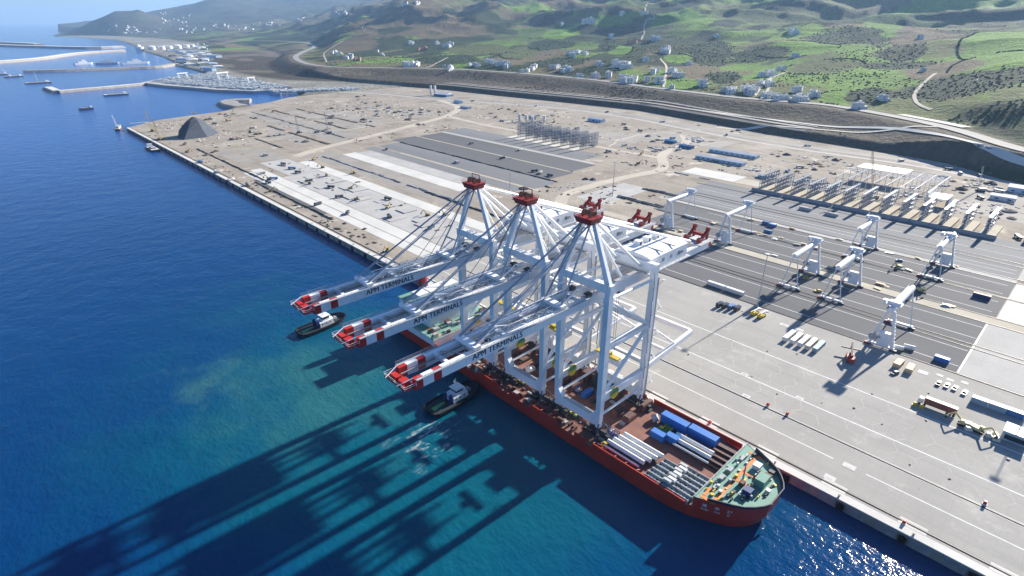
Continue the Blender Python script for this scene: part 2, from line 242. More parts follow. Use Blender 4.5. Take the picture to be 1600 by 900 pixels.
HOUSES = [(1042, 2389, 1.13, 'w'), (1050, 2381, 1.17, 'w'), (1064, 2474, 1.18, 'w'), (1022, 2349, 0.89, 'w'), (1094, 2498, 1.04, 'w'), (1027, 2254, 0.93, 'w'), (912, 2064, 1.12, 'w'), (923, 2092, 0.9, 'w'), (1012, 2226, 0.85, 'w'), (1004, 2195, 0.93, 'w'), (927, 2048, 0.95, 'w'), (907, 1969, 1.09, 'r'), (877, 1942, 1.09, 'r'), (889, 1936, 0.95, 'r'), (926, 2024, 0.9, 'r'), (1458, 2454, 1.06, 'w'), (1433, 2421, 0.97, 'w'), (1430, 2396, 1.02, 'w'), (1451, 2426, 1.1, 'w'), (1419, 2398, 0.86, 'w'), (1384, 2056, 1.28, 'w'), (1452, 2139, 1.58, 'w'), (1450, 2230, 1.37, 'w'), (1453, 2122, 1.46, 'w'), (1411, 2117, 1.33, 'w'), (1333, 2154, 1.18, 'r'), (1301, 2156, 1.06, 'r'), (1308, 2117, 1.17, 'r'), (1309, 2141, 0.96, 'r'), (1179, 2289, 0.9, 'w'), (1085, 2103, 0.91, 'w'), (909, 1670, 1.35, 'w'), (943, 1689, 1.38, 'w'), (950, 1665, 1.3, 'w'), (926, 1696, 1.49, 'w'), (921, 1680, 1.54, 'w'), (934, 1657, 1.15, 'w'), (1144, 1510, 1.01, 'w'), (1093, 1447, 1.19, 'w'), (1119, 1498, 1.11, 'w'), (1142, 1523, 0.99, 'w'), (1129, 1522, 1.2, 'w'), (1079, 1364, 1.23, 'w'), (1118, 1442, 1.13, 'w'), (1060, 1354, 1.17, 'w'), (1095, 1393, 1.32, 'w'), (1078, 1401, 1.34, 'w'), (1044, 1470, 1.05, 'w'), (1039, 1502, 0.94, 'w'), (1048, 1486, 1.14, 'w'), (2052, 3343, 1.33, 'w'), (2124, 3339, 1.37, 'w'), (2106, 3305, 1.43, 'w'), (2134, 3324, 1.24, 'w'), (2032, 3356, 1.41, 'w'), (2933, 7808, 1.43, 'w'), (3013, 7832, 1.46, 'w'), (2952, 7786, 1.3, 'w'), (2956, 7770, 1.39, 'w'), (3017, 7845, 1.18, 'w'), (2931, 7823, 1.2, 'w'), (2980, 7789, 1.12, 'w'), (2960, 7868, 1.13, 'w'), (2888, 7910, 1.19, 'w'), (2914, 7929, 1.32, 'w'), (3295, 7538, 1.37, 'w'), (2756, 6419, 1.11, 'w'), (3311, 7559, 1.29, 'w'), (3258, 7555, 1.28, 'w'), (3260, 7583, 1.15, 'w'), (3324, 7539, 1.37, 'w'), (2459, 4874, 1.5, 'w'), (3157, 6194, 1.47, 'w'), (3159, 6382, 1.57, 'w'), (2450, 4859, 1.59, 'w'), (3114, 6242, 1.28, 'w'), (3200, 6322, 1.61, 'w'), (3173, 6198, 1.5, 'w'), (1405, 1397, 1.31, 'w'), (1335, 1321, 1.29, 'w'), (1407, 1364, 1.31, 'w'), (1393, 1361, 1.06, 'w'), (1380, 1306, 1.05, 'w'), (1419, 1385, 1.17, 'w'), (1405, 1376, 1.24, 'w'), (1433, 1364, 1.14, 'w'), (1337, 1332, 1.24, 'w'), (1374, 1363, 1.12, 'w'), (2185, 1957, 2.44, 'w'), (2169, 1977, 2.1, 'w'), (2337, 1881, 1.66, 'w'), (2147, 1802, 1.04, 'w'), (2142, 1792, 1.11, 'w'), (2167, 1805, 0.94, 'w'), (1866, 1580, 1.16, 'w'), (1860, 1446, 1.05, 'r'), (1839, 1435, 1.02, 'r'), (1804, 1425, 0.92, 'r'), (1803, 1440, 1.09, 'r'), (1879, 1371, 1.35, 'w'), (1919, 1380, 1.22, 'w'), (1871, 1361, 1.16, 'w'), (1867, 1373, 1.36, 'w'), (1879, 1385, 1.36, 'w'), (1504, 1071, 0.94, 'w'), (1482, 1059, 1.32, 'w'), (1534, 1094, 1.26, 'w'), (1493, 1083, 1.3, 'w'), (1476, 1069, 0.99, 'w'), (1543, 1098, 0.91, 'r'), (1554, 1105, 0.89, 'r'), (1181, 1092, 1.28, 'w'), (1223, 1065, 1.37, 'w'), (1183, 987, 1.17, 'w'), (1216, 1033, 1.38, 'w'), (1173, 997, 1.28, 'w'), (1179, 1032, 1.17, 'w'), (1207, 1012, 1.52, 'w'), (1195, 1029, 1.22, 'w'), (1039, 1042, 1.08, 'w'), (1050, 997, 1.4, 'w'), (1070, 968, 1.46, 'w'), (997, 865, 1.32, 'w'), (991, 843, 1.53, 'w'), (1033, 895, 1.77, 'w'), (1044, 831, 1.34, 'w'), (1036, 793, 1.71, 'w'), (1038, 864, 1.45, 'w'), (1174, 890, 1.18, 'w'), (1139, 879, 1.29, 'w'), (1187, 851, 1.38, 'w'), (1173, 849, 1.26, 'w'), (1126, 790, 1.24, 'w'), (1127, 807, 1.21, 'w'), (1044, 683, 1.63, 'w'), (961, 709, 1.02, 'w'), (1112, 1194, 1.01, 'w'), (1122, 1220, 0.91, 'w'), (1126, 1199, 0.94, 'w'), (1111, 1159, 1.02, 'w'), (1087, 1145, 0.98, 'w'), (1099, 1128, 1.09, 'w'), (1087, 1132, 0.89, 'w'), (1110, 1147, 1.09, 'w'), (999, 586, 1.1, 'w'), (994, 599, 1.05, 'w'), (960, 573, 1.17, 'w'), (986, 588, 1.14, 'w'), (977, 574, 1.09, 'w'), (981, 546, 1.42, 'w'), (994, 543, 1.43, 'w'), (1003, 562, 1.35, 'w'), (973, 535, 1.24, 'w'), (1222, 631, 1.23, 'w'), (1284, 642, 1.12, 'w'), (1079, 568, 0.87, 'w'), (1099, 573, 0.86, 'w'), (1095, 559, 1.03, 'w'), (973, 510, 0.89, 'w'), (946, 490, 1.06, 'w'), (983, 502, 0.86, 'w'), (2038, 905, 1.5, 'w'), (1995, 882, 1.34, 'w'), (2048, 920, 1.34, 'w'), (2009, 906, 1.59, 'w'), (1554, 693, 1.25, 'w'), (1369, 654, 0.94, 'w'), (1337, 641, 1.05, 'w'), (1368, 642, 0.92, 'w'), (1247, 627, 1.04, 'w'), (1256, 620, 1.12, 'w'), (1270, 632, 1.14, 'w'), (1232, 613, 1.1, 'w'), (1089, 546, 0.9, 'w'), (1072, 547, 0.95, 'w'), (932, 463, 1.15, 'w'), (973, 482, 0.99, 'w'), (951, 458, 1.02, 'w'), (1054, 473, 0.97, 'w'), (1044, 476, 1.14, 'w'), (986, 442, 1.14, 'w'), (951, 436, 1.11, 'w'), (955, 426, 0.98, 'w'), (941, 430, 1.11, 'w'), (1021, 434, 1.12, 'w'), (1017, 425, 0.89, 'w'), (1002, 433, 0.86, 'w'), (1015, 311, 1.05, 'w'), (916, 320, 1.22, 'w'), (1993, 508, 1.62, 'w'), (1318, 329, 0.79, 'w'), (1102, 1282, 0.92, 'w'), (1102, 1270, 1.11, 'w'), (1074, 1254, 1.14, 'w'), (1047, 1246, 0.99, 'w'), (1020, 1242, 1.02, 'w'), (977, 1554, 0.88, 'w'), (926, 1460, 0.92, 'w'), (976, 1521, 1.09, 'w'), (948, 1483, 1.13, 'w'), (2017, 1192, 1.03, 'w'), (2007, 1178, 0.99, 'w'), (2207, 2165, 0.96, 'w'), (2191, 2146, 1.1, 'w'), (2362, 1779, 1.14, 'w'), (2369, 1760, 1.08, 'w'), (1367, 914, 0.98, 'w'), (1377, 918, 1.03, 'w'), (1350, 1052, 0.88, 'w'), (1323, 1031, 1.12, 'w')]
FAR_HOUSES = [(1707, 9259), (1784, 9213), (1732, 9345), (1677, 9087), (1718, 8932), (1628, 8994), (1679, 9116), (1541, 9458), (1778, 9245), (1773, 9111), (1633, 9487), (1616, 9429), (1606, 8955), (1740, 9088), (1622, 9458), (1670, 9162), (1700, 9231), (1778, 9260), (1582, 9435), (1597, 8971), (1530, 9506), (1732, 9269), (1527, 9707), (1671, 8942), (2666, 10214), (2521, 10186), (2771, 10288), (2354, 9797), (2926, 10703), (2727, 11596), (2543, 10061), (2710, 11259), (2532, 9980), (2433, 9486), (2321, 10002), (2372, 9097), (2264, 9437), (2339, 9245), (2271, 9577), (2696, 10154), (2678, 11286), (2767, 11509), (2261, 9643), (2200, 9500), (2410, 9350), (2477, 9474), (2449, 7002), (2549, 7691), (2634, 8745), (2604, 8725), (2505, 7924), (2604, 7753), (2590, 8655), (2595, 7921), (2540, 8451), (2461, 7803), (2485, 7700), (2805, 7886), (2650, 7763), (2711, 8645), (2565, 7932), (2433, 7209), (2519, 7947), (2540, 7844), (2683, 7806), (2659, 8499), (2721, 7820), (2573, 8660), (2183, 8472), (2220, 8809), (2192, 8685), (2277, 7863), (2067, 7886), (2215, 8767), (2446, 8597), (2318, 8249), (2208, 8842), (2286, 8529), (2365, 8709), (2079, 8139), (2260, 8464), (2221, 8795), (3036, 7625), (2991, 7855), (2924, 7797), (2942, 7804), (3037, 7667), (3027, 7841), (1765, 9024), (1819, 8837), (1901, 8746), (1800, 8798), (1888, 8763), (1785, 8976), (1811, 8796), (2013, 8996)]
# ---------------------------------------------------------------- setting: sea, terrain, terminal ground
def cover(x, y, z, slope):
    """land-cover colours (albedo) over the hills, from fields, scrub and bare soil"""
    n = len(x); u, v, d = _warp(x, y)
    big = fbm(x/420, y/420, 4, 101); mid = fbm(x/250, y/190, 4, 131); fine = fbm(x/34, y/34, 3, 151)
    olive = np.array((.145, .17, .062)); brown = np.array((.165, .135, .085)); green = np.array((.16, .27, .045)); scrub = np.array((.034, .052, .022)); grey = np.array((.085, .078, .066))
    east = sstep((x-y*.75-150)/900)                                    # greener towards the inland hills
    c = olive+(brown-olive)*sstep((big-.42+.18*(1-east))/.22)[:, None]
    fld = sstep((mid-.50+.16*(east-.62)+.1*(big-.5))/.05)
    c = c*(1-fld[:, None])+(green*(.72+.5*fine[:, None]))*fld[:, None]
    scr = sstep((fbm(x/230+5, y/120+3, 4, 171)-.555+.05*(1-east))/.045)
    c = c*(1-scr[:, None])+scrub*(.8+.5*fine[:, None])*scr[:, None]
    rv = ridged(x/760+.3, y/760, 4, 5); up = sstep((z-45)/60)
    val = (sstep((.555-rv+(mid-.5)*.12)/.07)*up*.6)[:, None]; c = c*(1-val)+scrub*(.8+.5*fine[:, None])*val          # scrub follows the gullies
    rid = (sstep((rv-.74)/.08)*up*.5)[:, None]; c = c*(1-rid)+brown*1.1*rid
    hd_ = sstep((y-7600)/1200)[:, None]*.75; c = c*(1-hd_)+np.array((.062, .064, .052))*(.7+.6*fine[:, None])*hd_
    for ax, ay, rx, ry, rot, k in PATCHES:
        dx, dy = x-ax, y-ay; ca, sa = math.cos(rot), math.sin(rot)
        q = np.hypot((dx*ca+dy*sa)/rx, (-dx*sa+dy*ca)/ry)+(fbm(x/60, y/60, 3, 191)-.5)*.55
        m = sstep((1.08-q)/.16)[:, None]
        c = c*(1-m)+np.array({'g': (.14, .26, .036), 's': (.034, .054, .022), 'b': (.15, .12, .075), 'o': (.105, .125, .046), 'p': (.36, .335, .29)}[k])*m*(.8+.4*fine[:, None])
    foot = np.interp(y, FOOT[:, 0], FOOT[:, 1]); hd, hz = seg_dist(x, y, HWYS[::2])
    D = x-foot; hx = np.interp(y, np.sort(HWY[:18, 1]), HWY[:18, 0][np.argsort(HWY[:18, 1])])
    cut = (sstep((D+10)/20)*sstep((hx-x+6)/14)*(y < 1900))[:, None]
    soil = np.array((.105, .088, .072))*(.65+.6*fine[:, None])
    veg = sstep((fbm(x/70, y/70, 3, 201)-.52)/.1)[:, None]
    soil = soil*(1-veg*.35)+np.array((.06, .06, .038))*veg*.35
    c = c*(1-cut)+soil*cut
    fl = (sstep((np.interp(y, [1380, 1900, 2300, 2900, 3600, 4200], [850, 735, 830, 1130, 1480, 1600])-x)/30)*(y > 1380)*(1-sstep((y-3500)/500)))[:, None]
    c = c*(1-fl)+soil*(.8+.9*sstep((fbm(x/120, y/220, 3, 221)-.5)/.1)[:, None])*fl
    verge = sstep((34-hd)/14)[:, None]*.8; c = c*(1-verge)+np.array((.17, .15, .115))*verge
    cxx = np.interp(y, COAST[:, 0], COAST[:, 1]); port = ((1-sstep((z-5)/6))*(y > 1380)*(y < 9300)*(1-sstep((x-cxx-np.interp(y, [1400, 1800, 2600, 3400, 5000], [260, 60, 70, 190, 420]))/60)))[:, None]
    pc = np.array((.30, .29, .27))*(.45+.9*fbm(x/90, y/60, 4, 211)[:, None])
    return c*(1-port)+pc*port
def make_terrain():
    az0, az1 = math.radians(-2.0), math.radians(103); NA = 760
    ds = np.concatenate([np.geomspace(560, 2600, 300, endpoint=False), np.geomspace(2600, 14500, 190)])
    az = np.linspace(az0, az1, NA)
    A, Dd = np.meshgrid(az, ds); X = CAMX+np.sin(A)*Dd; Y = CAMY+np.cos(A)*Dd
    Z = terrain_z(X, Y); nr = len(ds)
    use = ~((Z < -6) | ((X < np.interp(Y, FOOT[:, 0], FOOT[:, 1])-30) & (Y < 1381)))
    idx = np.arange(NA*nr).reshape(nr, NA)
    keep = use[:-1, :-1] | use[1:, :-1] | use[:-1, 1:] | use[1:, 1:]
    F = np.stack([idx[:-1, :-1], idx[:-1, 1:], idx[1:, 1:], idx[1:, :-1]], -1)[keep][:, ::-1]
    used = np.unique(F); remap = np.full(NA*nr, -1); remap[used] = np.arange(len(used)); F = remap[F]
    P = np.stack([X, Y, Z], -1).reshape(-1, 3)[used]
    m = bpy.data.meshes.new('hills'); m.vertices.add(len(P)); m.vertices.foreach_set('co', P.ravel())
    m.loops.add(F.size); m.loops.foreach_set('vertex_index', F.ravel().astype(np.int32))
    m.polygons.add(len(F)); m.polygons.foreach_set('loop_start', np.arange(0, F.size, 4, dtype=np.int32)); m.update(calc_edges=True)
    m.polygons.foreach_set('use_smooth', np.ones(len(F), bool))
    c = np.clip(cover(P[:, 0], P[:, 1], P[:, 2], None), .01, .9)
    at = m.color_attributes.new('cover', 'FLOAT_COLOR', 'POINT'); at.data.foreach_set('color', np.c_[c, np.ones(len(c))].ravel())
    mt, t, p = new_mat('hillside')
    a = nd(t, 'Attribute'); a.attribute_name = 'cover'
    f = noise_fac(t, .09, 5, .65); g = noise_fac(t, .55, 3, .6)
    b = mix(t, 1.0, a.outputs['Color'], mix(t, f, (.62, .64, .6), (1.25, 1.22, 1.15)), 'MULTIPLY')
    b = mix(t, 1.0, b, mix(t, g, (.75, .75, .72), (1.12, 1.12, 1.1)), 'MULTIPLY')
    t.links.new(b, p.inputs['Base Color']); p.inputs['Roughness'].default_value = .95; p.inputs['Specular IOR Level'].default_value = .1
    bn = nd(t, 'Bump'); bn.inputs['Strength'].default_value = .8; bn.inputs['Distance'].default_value = 4; t.links.new(f, bn.inputs['Height']); t.links.new(bn.outputs[0], p.inputs['Normal'])
    m.materials.append(mt)
    o = bpy.data.objects.new('hills', m); COL.objects.link(o); kind(o, 'structure'); tag(o, 'green and brown coastal hills rising behind the terminal', 'hills')
make_terrain()
# sea: one sheet to the horizon
mt, t, p = new_mat('sea_water')
pos = nd(t, 'NewGeometry').outputs['Position']
sep = nd(t, 'SeparateXYZ'); t.links.new(pos, sep.inputs[0])
def mrange(t, src, a, b, c=0, d=1, smooth=True):
    r = nd(t, 'MapRange', interpolation_type='SMOOTHSTEP' if smooth else 'LINEAR'); t.links.new(src, r.inputs[0])
    for i, v in enumerate((a, b, c, d)): r.inputs[i+1].default_value = v
    return r.outputs[0]
def math_n(t, op, a, b):
    n = nd(t, 'Math', operation=op)
    for i, v in enumerate((a, b)):
        if hasattr(v, 'is_linked'): t.links.new(v, n.inputs[i])
        else: n.inputs[i].default_value = v
    return n.outputs[0]
def dist_to(t, x, y, sx=1, sy=1):
    mp = nd(t, 'Mapping'); mp.vector_type = 'POINT'; mp.inputs['Location'].default_value = (-x*sx, -y*sy, 0); mp.inputs['Scale'].default_value = (sx, sy, 0)
    t.links.new(pos, mp.inputs[0]); l = nd(t, 'VectorMath', operation='LENGTH'); t.links.new(mp.outputs[0], l.inputs[0]); return l.outputs['Value']
wob = noise_fac(t, .012, 4, .6, .25, .75)
silt = mrange(t, math_n(t, 'ADD', dist_to(t, -95, 190, 1, .62), math_n(t, 'MULTIPLY', wob, 95)), 185, 60)      # stirred-up water round the ship
silt2 = mrange(t, math_n(t, 'ADD', dist_to(t, -105, 232, 1, .8), math_n(t, 'MULTIPLY', noise_fac(t, .035, 3, .6, .3, .7), 40)), 75, 25)
deep = mix(t, mrange(t, sep.outputs[1], 300, 1500), (.0002, .038, .132), (.0004, .060, .270))
c = mix(t, silt, deep, (.002, .085, .130)); c = mix(t, math_n(t, 'MULTIPLY', silt2, .6), c, (.030, .135, .135))
silt3 = mrange(t, math_n(t, 'ADD', dist_to(t, -143, 276, 1, .8), math_n(t, 'MULTIPLY', noise_fac(t, .06, 3, .6, .3, .7), 22)), 34, 10)
c = mix(t, math_n(t, 'MULTIPLY', silt3, .5), c, (.05, .155, .145))
c = mix(t, 1.0, c, mix(t, noise_fac(t, .006, 4, .6), (.86, .9, .92), (1.08, 1.06, 1.05)), 'MULTIPLY')
foam_m = mrange(t, dist_to(t, -92, 162, .055, .075), 1.6, .5)
foam_n = math_n(t, 'MULTIPLY', noise_fac(t, .22, 5, .72, .53, .66, stretch=(.6, 1.7, 1)), noise_fac(t, .05, 2, .5, .44, .58))
c = mix(t, math_n(t, 'MULTIPLY', foam_m, foam_n), c, (.55, .6, .6))
t.links.new(c, p.inputs['Base Color']); p.inputs['Roughness'].default_value = .13; p.inputs['IOR'].default_value = 1.33; p.inputs['Specular IOR Level'].default_value = .32
w1 = noise_fac(t, .35, 4, .65, .2, .8, stretch=(1, .6, 1)); w2 = noise_fac(t, .06, 3, .5, .2, .8)
bn = nd(t, 'Bump'); bn.inputs['Strength'].default_value = .36; bn.inputs['Distance'].default_value = .8; t.links.new(w1, bn.inputs['Height'])
bn2 = nd(t, 'Bump'); bn2.inputs['Strength'].default_value = .25; bn2.inputs['Distance'].default_value = 2.0; t.links.new(w2, bn2.inputs['Height']); t.links.new(bn.outputs[0], bn2.inputs['Normal']); t.links.new(bn2.outputs[0], p.inputs['Normal'])
o = kind(MB().sheet(-30000, 30000, -4000, 60000, -4).build('sea', 'sea_water'), 'structure')
# terminal platform
M('sand', (.355, .305, .245), .95, var=.34, scale=.022, scale2=.35, bump=.4, spec=.1, col2=(.50, .45, .375))
M('concrete', (.36, .348, .322), .9, var=.10, scale=.03, scale2=.7, spec=.15)
M('pale_concrete', (.60, .59, .55), .9, var=.12, scale=.03, scale2=.6, spec=.15)
M('mid_concrete', (.44, .43, .41), .9, var=.14, scale=.05, scale2=.6, spec=.15)
M('beige_concrete', (.46, .42, .34), .9, var=.12, scale=.05, scale2=.6, spec=.15)
M('asphalt', (.128, .129, .134), .9, var=.16, scale=.02, scale2=.5, spec=.2, stretch=(1, .12, 1))
M('light_asphalt', (.20, .203, .208), .9, var=.16, scale=.02, scale2=.5, spec=.2, stretch=(1, .12, 1))
M('white_line', (.74, .74, .72), .8, var=.16, scale=.3)
M('quay_face', (.30, .29, .28), .9, var=.3, scale=.2, scale2=1.5)
M('dark_trench', (.055, .05, .045), .9, var=.3)
M('road', (.26, .25, .235), .9, var=.12, scale=.03)
M('pale_road', (.47, .42, .34), .95, var=.15, scale=.03)
mt = MATS['sand']; t = mt.node_tree; p = t.nodes['Principled BSDF']; src = p.inputs['Base Color'].links[0].from_socket
c = mix(t, noise_fac(t, .011, 5, .68, .47, .62), src, (.29, .25, .205)); c = mix(t, math_n(t, 'MULTIPLY', noise_fac(t, .10, 4, .7, .5, .64, stretch=(1, .07, 1)), .4), c, (.21, .18, .15)); c = mix(t, noise_fac(t, .03, 4, .7, .60, .70), c, (.58, .53, .44))
t.links.new(c, p.inputs['Base Color'])
mt = MATS['concrete']; t = mt.node_tree; p = t.nodes['Principled BSDF']; src = p.inputs['Base Color'].links[0].from_socket
c = mix(t, math_n(t, 'MULTIPLY', noise_fac(t, .045, 5, .7, .56, .72), .55), src, (.52, .50, .46)); c = mix(t, math_n(t, 'MULTIPLY', noise_fac(t, .12, 5, .72, .52, .70, stretch=(1, .05, 1)), .5), c, (.26, .25, .235)); c = mix(t, math_n(t, 'MULTIPLY', noise_fac(t, .3, 3, .7, .66, .74), .5), c, (.20, .19, .18))
sp = nd(t, 'SeparateXYZ'); t.links.new(nd(t, 'NewGeometry').outputs['Position'], sp.inputs[0])
jx = math_n(t, 'LESS_THAN', math_n(t, 'PINGPONG', sp.outputs[0], 3.05), .05); jy = math_n(t, 'LESS_THAN', math_n(t, 'PINGPONG', sp.outputs[1], 3.6), .05)
c = mix(t, math_n(t, 'MULTIPLY', math_n(t, 'MAXIMUM', jx, jy), .4), c, (.2, .195, .19)); t.links.new(c, p.inputs['Base Color'])
LAND = [(0, -420), (0, 1142), (65, 1200), (124, 1218), (183, 1232), (241, 1280), (305, 1305), (377, 1364), (408, 1372), (560, 1400), (700, 1440), (705, 1425), (741, 1250), (756, 1045), (777, 860), (790, 675), (750, 500), (721, 380), (709, 280), (689, 150), (653, 60), (605, -300), (590, -420)]
g = MB().prism(LAND, -14, -.05).build('terminal_ground', 'sand'); kind(g, 'structure')
def strip(name, mat, x0, x1, y0, y1, z=0.): return kind(MB().sheet(x0, x1, y0, y1, z).build(name, mat), 'structure')
strip('apron_pavement', 'concrete', .9, 131, -400, 330, 0.0)
# stacking yard, strip by strip
for x0, x1, y0, y1, mt in ((131.8, 207.5, 19.5, 252, 'asphalt'), (219, 256, 17, 266, 'asphalt'), (256.2, 291, 17, 282, 'asphalt'), (299, 392, 18, 296, 'light_asphalt'), (292, 298.6, 17, 300, 'mid_concrete'), (208, 218.6, -10, 330, 'beige_concrete')):
    strip('yard_pavement', mt, x0, x1, y0, y1, .02)
strip('yard_pavement', 'mid_concrete', 132.2, 207, -300, 18.2, .03); strip('yard_pavement', 'pale_concrete', 219, 291, -120, 16.5, .03); strip('yard_pavement', 'mid_concrete', 299, 380, -200, 17.4, .03)
strip('painted_line', 'white_line', 133, 207.4, 18.4, 19.4, .05)
# unfinished blocks further along the quay
for x0, x1, y0, y1, mt in ((202, 219.5, 415, 722, 'light_asphalt'), (225, 262, 408, 722, 'light_asphalt'), (263, 307, 425, 748, 'asphalt'), (311, 357, 432, 745, 'asphalt'), (366, 410, 462, 755, 'light_asphalt'), (358, 365, 440, 750, 'mid_concrete'), (220, 224, 400, 660, 'beige_concrete'), (308, 310.5, 435, 748, 'beige_concrete'), (160, 180, 455, 705, 'pale_concrete'), (181, 201, 452, 700, 'mid_concrete')):
    strip('yard_pavement', mt, x0, x1, y0, y1, .02)
strip('yard_pavement', 'pale_concrete', 26, 36, 300, 690, .02); strip('yard_pavement', 'asphalt', 21.5, 25.6, 480, 650, .02)
strip('yard_pavement', 'pale_concrete', 37, 50, 331, 700, .02); strip('yard_pavement', 'mid_concrete', 51, 96, 331, 640, .02); strip('yard_pavement', 'pale_concrete', 97, 112, 331, 700, .02); strip('yard_pavement', 'mid_concrete', 60, 96, 641, 730, .02)
strip('yard_pavement', 'mid_concrete', 232, 313, 322, 358, .03); strip('yard_pavement', 'pale_concrete', 404, 436, 277, 342, .03); strip('yard_pavement', 'beige_concrete', 403, 427, 247, 276, .03)
M('compacted_gravel', (.31, .285, .25), .95, var=.2, scale=.03, scale2=.4)
for x0, x1, y0, y1 in ((196, 214, 790, 1150), (229, 254, 810, 1160), (270, 298, 870, 1150), (318, 350, 880, 1110), (150, 172, 800, 960), (40, 60, 735, 850), (66, 100, 735, 820), (420, 470, 900, 1010), (470, 560, 480, 640), (455, 560, 30, 90), (560, 620, 380, 520), (120, 158, 420, 730), (190, 200, 360, 410), (240, 300, 362, 400)):
    strip('compacted_strip', 'compacted_gravel', x0, x1, y0, y1, -.02)
rng = random.Random(3)
for i in range(16):
    y = 345+i*18+rng.uniform(-5, 5); x = rng.uniform(52, 80)
    kind(MB().box(x, x+rng.uniform(9, 20), y, y+rng.uniform(9, 17), -.04, rng.uniform(.25, .8)).build('raised_paving', 'mid_concrete'), 'structure')
# painted lines, rails and joints on the apron
for x, wd in ((21.5, .5), (51.8, .6), (80, .6)):
    for y0, y1 in (((-400, 27), (39, 330)) if x == 21.5 else ((-400, 330),)): strip('painted_line', 'white_line', x, x+wd, y0, y1, .03)
for x in (140, 181, 227.5, 247, 282, 161.5, 199, 264): strip('painted_line', 'white_line', x, x+.45, 20, 240, .05)
for x in (310, 318, 352, 372): strip('painted_line', 'white_line', x, x+.4, 20, 285, .05)
M('rail_steel', (.16, .15, .145), .5, metal=.6)
def rail(name, x, y0, y1, label, bed='dark_trench', wdt=1.1):
    r = thing(name, label, 'rail', (x, y0, 0), group='stacking crane rails' if 'stack' in name else None)
    MB().box(-wdt/2, wdt/2, 0, y1-y0, -.1, .07).build('rail_bed', bed, r); MB().box(-.09, .09, 0, y1-y0, .07, .24).build('rail_head', 'rail_steel', r)
rail('crane_rail', 6.3, -400, 1100, 'waterside crane rail running along the quay edge')
rail('crane_rail', 34.6, -400, 330, 'landside crane rail set between white paint lines')
for s in (-1, 1): strip('painted_line', 'white_line', 34.6+s*.85-.15, 34.6+s*.85+.15, -400, 330, .04)
for i, x in enumerate((131.6, 166.8, 171.6, 207.6, 218.8, 256, 257.5, 291.2, 298.9, 328, 336, 372)):
    rail('stacking_crane_rail', x, -60, 250+(x-130)*.22, '%s stacking crane rail counted from the apron toward the racks' % ('first', 'second', 'third', 'fourth', 'fifth', 'sixth', 'seventh', 'eighth', 'ninth', 'tenth', 'eleventh', 'twelfth')[i], 'dark_trench', 1.6)
hx = MB(); R = 6.4; rr = random.Random(11)
for j in range(-24, 34):
    for i in range(0, 5):
        cx = 40+i*R*math.sqrt(3)+(j % 2)*R*math.sqrt(3)/2; cy = j*R*1.5
        if cx > 75: continue
        hv = [(cx+R*math.sin(a*math.pi/3), cy+R*math.cos(a*math.pi/3)) for a in range(4)]
        for a in range(3):
            if rr.random() < .8:
                (x0, y0), (x1, y1) = hv[a], hv[a+1]; L = math.hypot(x1-x0, y1-y0); q = rr.uniform(.12, .26); e = .97
                mx, my = (x0+x1)/2+rr.uniform(-.2, .2), (y0+y1)/2+rr.uniform(-.2, .2); ux, uy = (x1-x0)/2*e, (y1-y0)/2*e; px, py = -uy/L*2*q, ux/L*2*q
                hx.add([(mx-ux-px, my-uy-py, .016), (mx+ux-px, my+uy-py, .016), (mx+ux+px, my+uy+py, .016), (mx-ux+px, my-uy+py, .016)], [(0, 1, 2, 3)])
M('joint_repair', (.435, .42, .39), .9, var=.2, scale=.4)
kind(hx.build('hexagon_joint_lines', 'joint_repair', ), 'structure')
# quay wall
q = thing('quay_wall', 'pale concrete quay wall with white coping along the water', 'quay wall', (0, 0, 0))
MB().box(.1, 3.9, -400, 1141, -.3, .32).build('coping', 'pale_concrete', q)
for i in range(-40, 114):
    if -110 < i*10 < 1135:
        MB().box(-.55, .08, 0, 6.5, -3.6, -.25).build('wall_panel', 'quay_face', q, (0, i*10, 0))
M('rubber', (.012, .012, .014), .9, var=.3, spec=.1)
for i in range(-6, 60): MB().box(-1.3, -.56, 0, 2.4, -3.2, -.6).build('fender', 'rubber', q, (0, i*20+7.1, 0))
M('bollard_iron', (.05, .05, .055), .6)
for i in range(-3, 20): MB().tube((0, 0, .3), (0, 0, .75), .28, 8).tube((0, 0, .75), (0, 0, 1.0), .45, 8).build('bollard', 'bollard_iron', q, (1.6, i*24+6, 0))
for i in range(-5, 14): MB().box(4.4, 7.9+.3, 0, 8.5, -.05, .045).build('crane_pad', 'pale_concrete', q, (0, i*26+3, 0))
# roads
def ribbon(name, mat, pl, wd, lift=.5, label=None, smooth_n=5, drape=False, uvz=None):
    P = smooth_line(pl, smooth_n) if smooth_n else np.array(pl, float); b = MB(); n = len(P); vs = []
    for i in range(n):
        a = P[max(i-1, 0)]; c = P[min(i+1, n-1)]; d = np.array([c[0]-a[0], c[1]-a[1]]); d /= max(np.hypot(*d), 1e-6)
        for s in (-1, 1):
            x = P[i, 0]-d[1]*wd/2*s; y = P[i, 1]+d[0]*wd/2*s
            z = (float(terrain_z(np.array([x]), np.array([y]))[0]) if drape else P[i, 2])+lift
            vs.append((x, y, z))
    b.add(vs, [(2*i, 2*i+1, 2*i+3, 2*i+2) for i in range(n-1)])
    o = kind(b.build(name, mat), 'structure'); return o
for off, wd_, mt_ in ((22, 5, 'pale_road'), (48, 12, 'road'), (70, 5, 'mid_concrete')): ribbon('terrace_road', mt_, [(np.interp(yy, FOOT[:, 0], FOOT[:, 1])+off, yy, 0) for yy in range(330, 1330, 40)], wd_, 1.2, drape=True, smooth_n=4)
ribbon('highway', 'road', HWY, 22, .5)
ribbon('verge_line', 'white_line', [(x-9.6, y, z) for x, y, z in HWY], .8, .62)
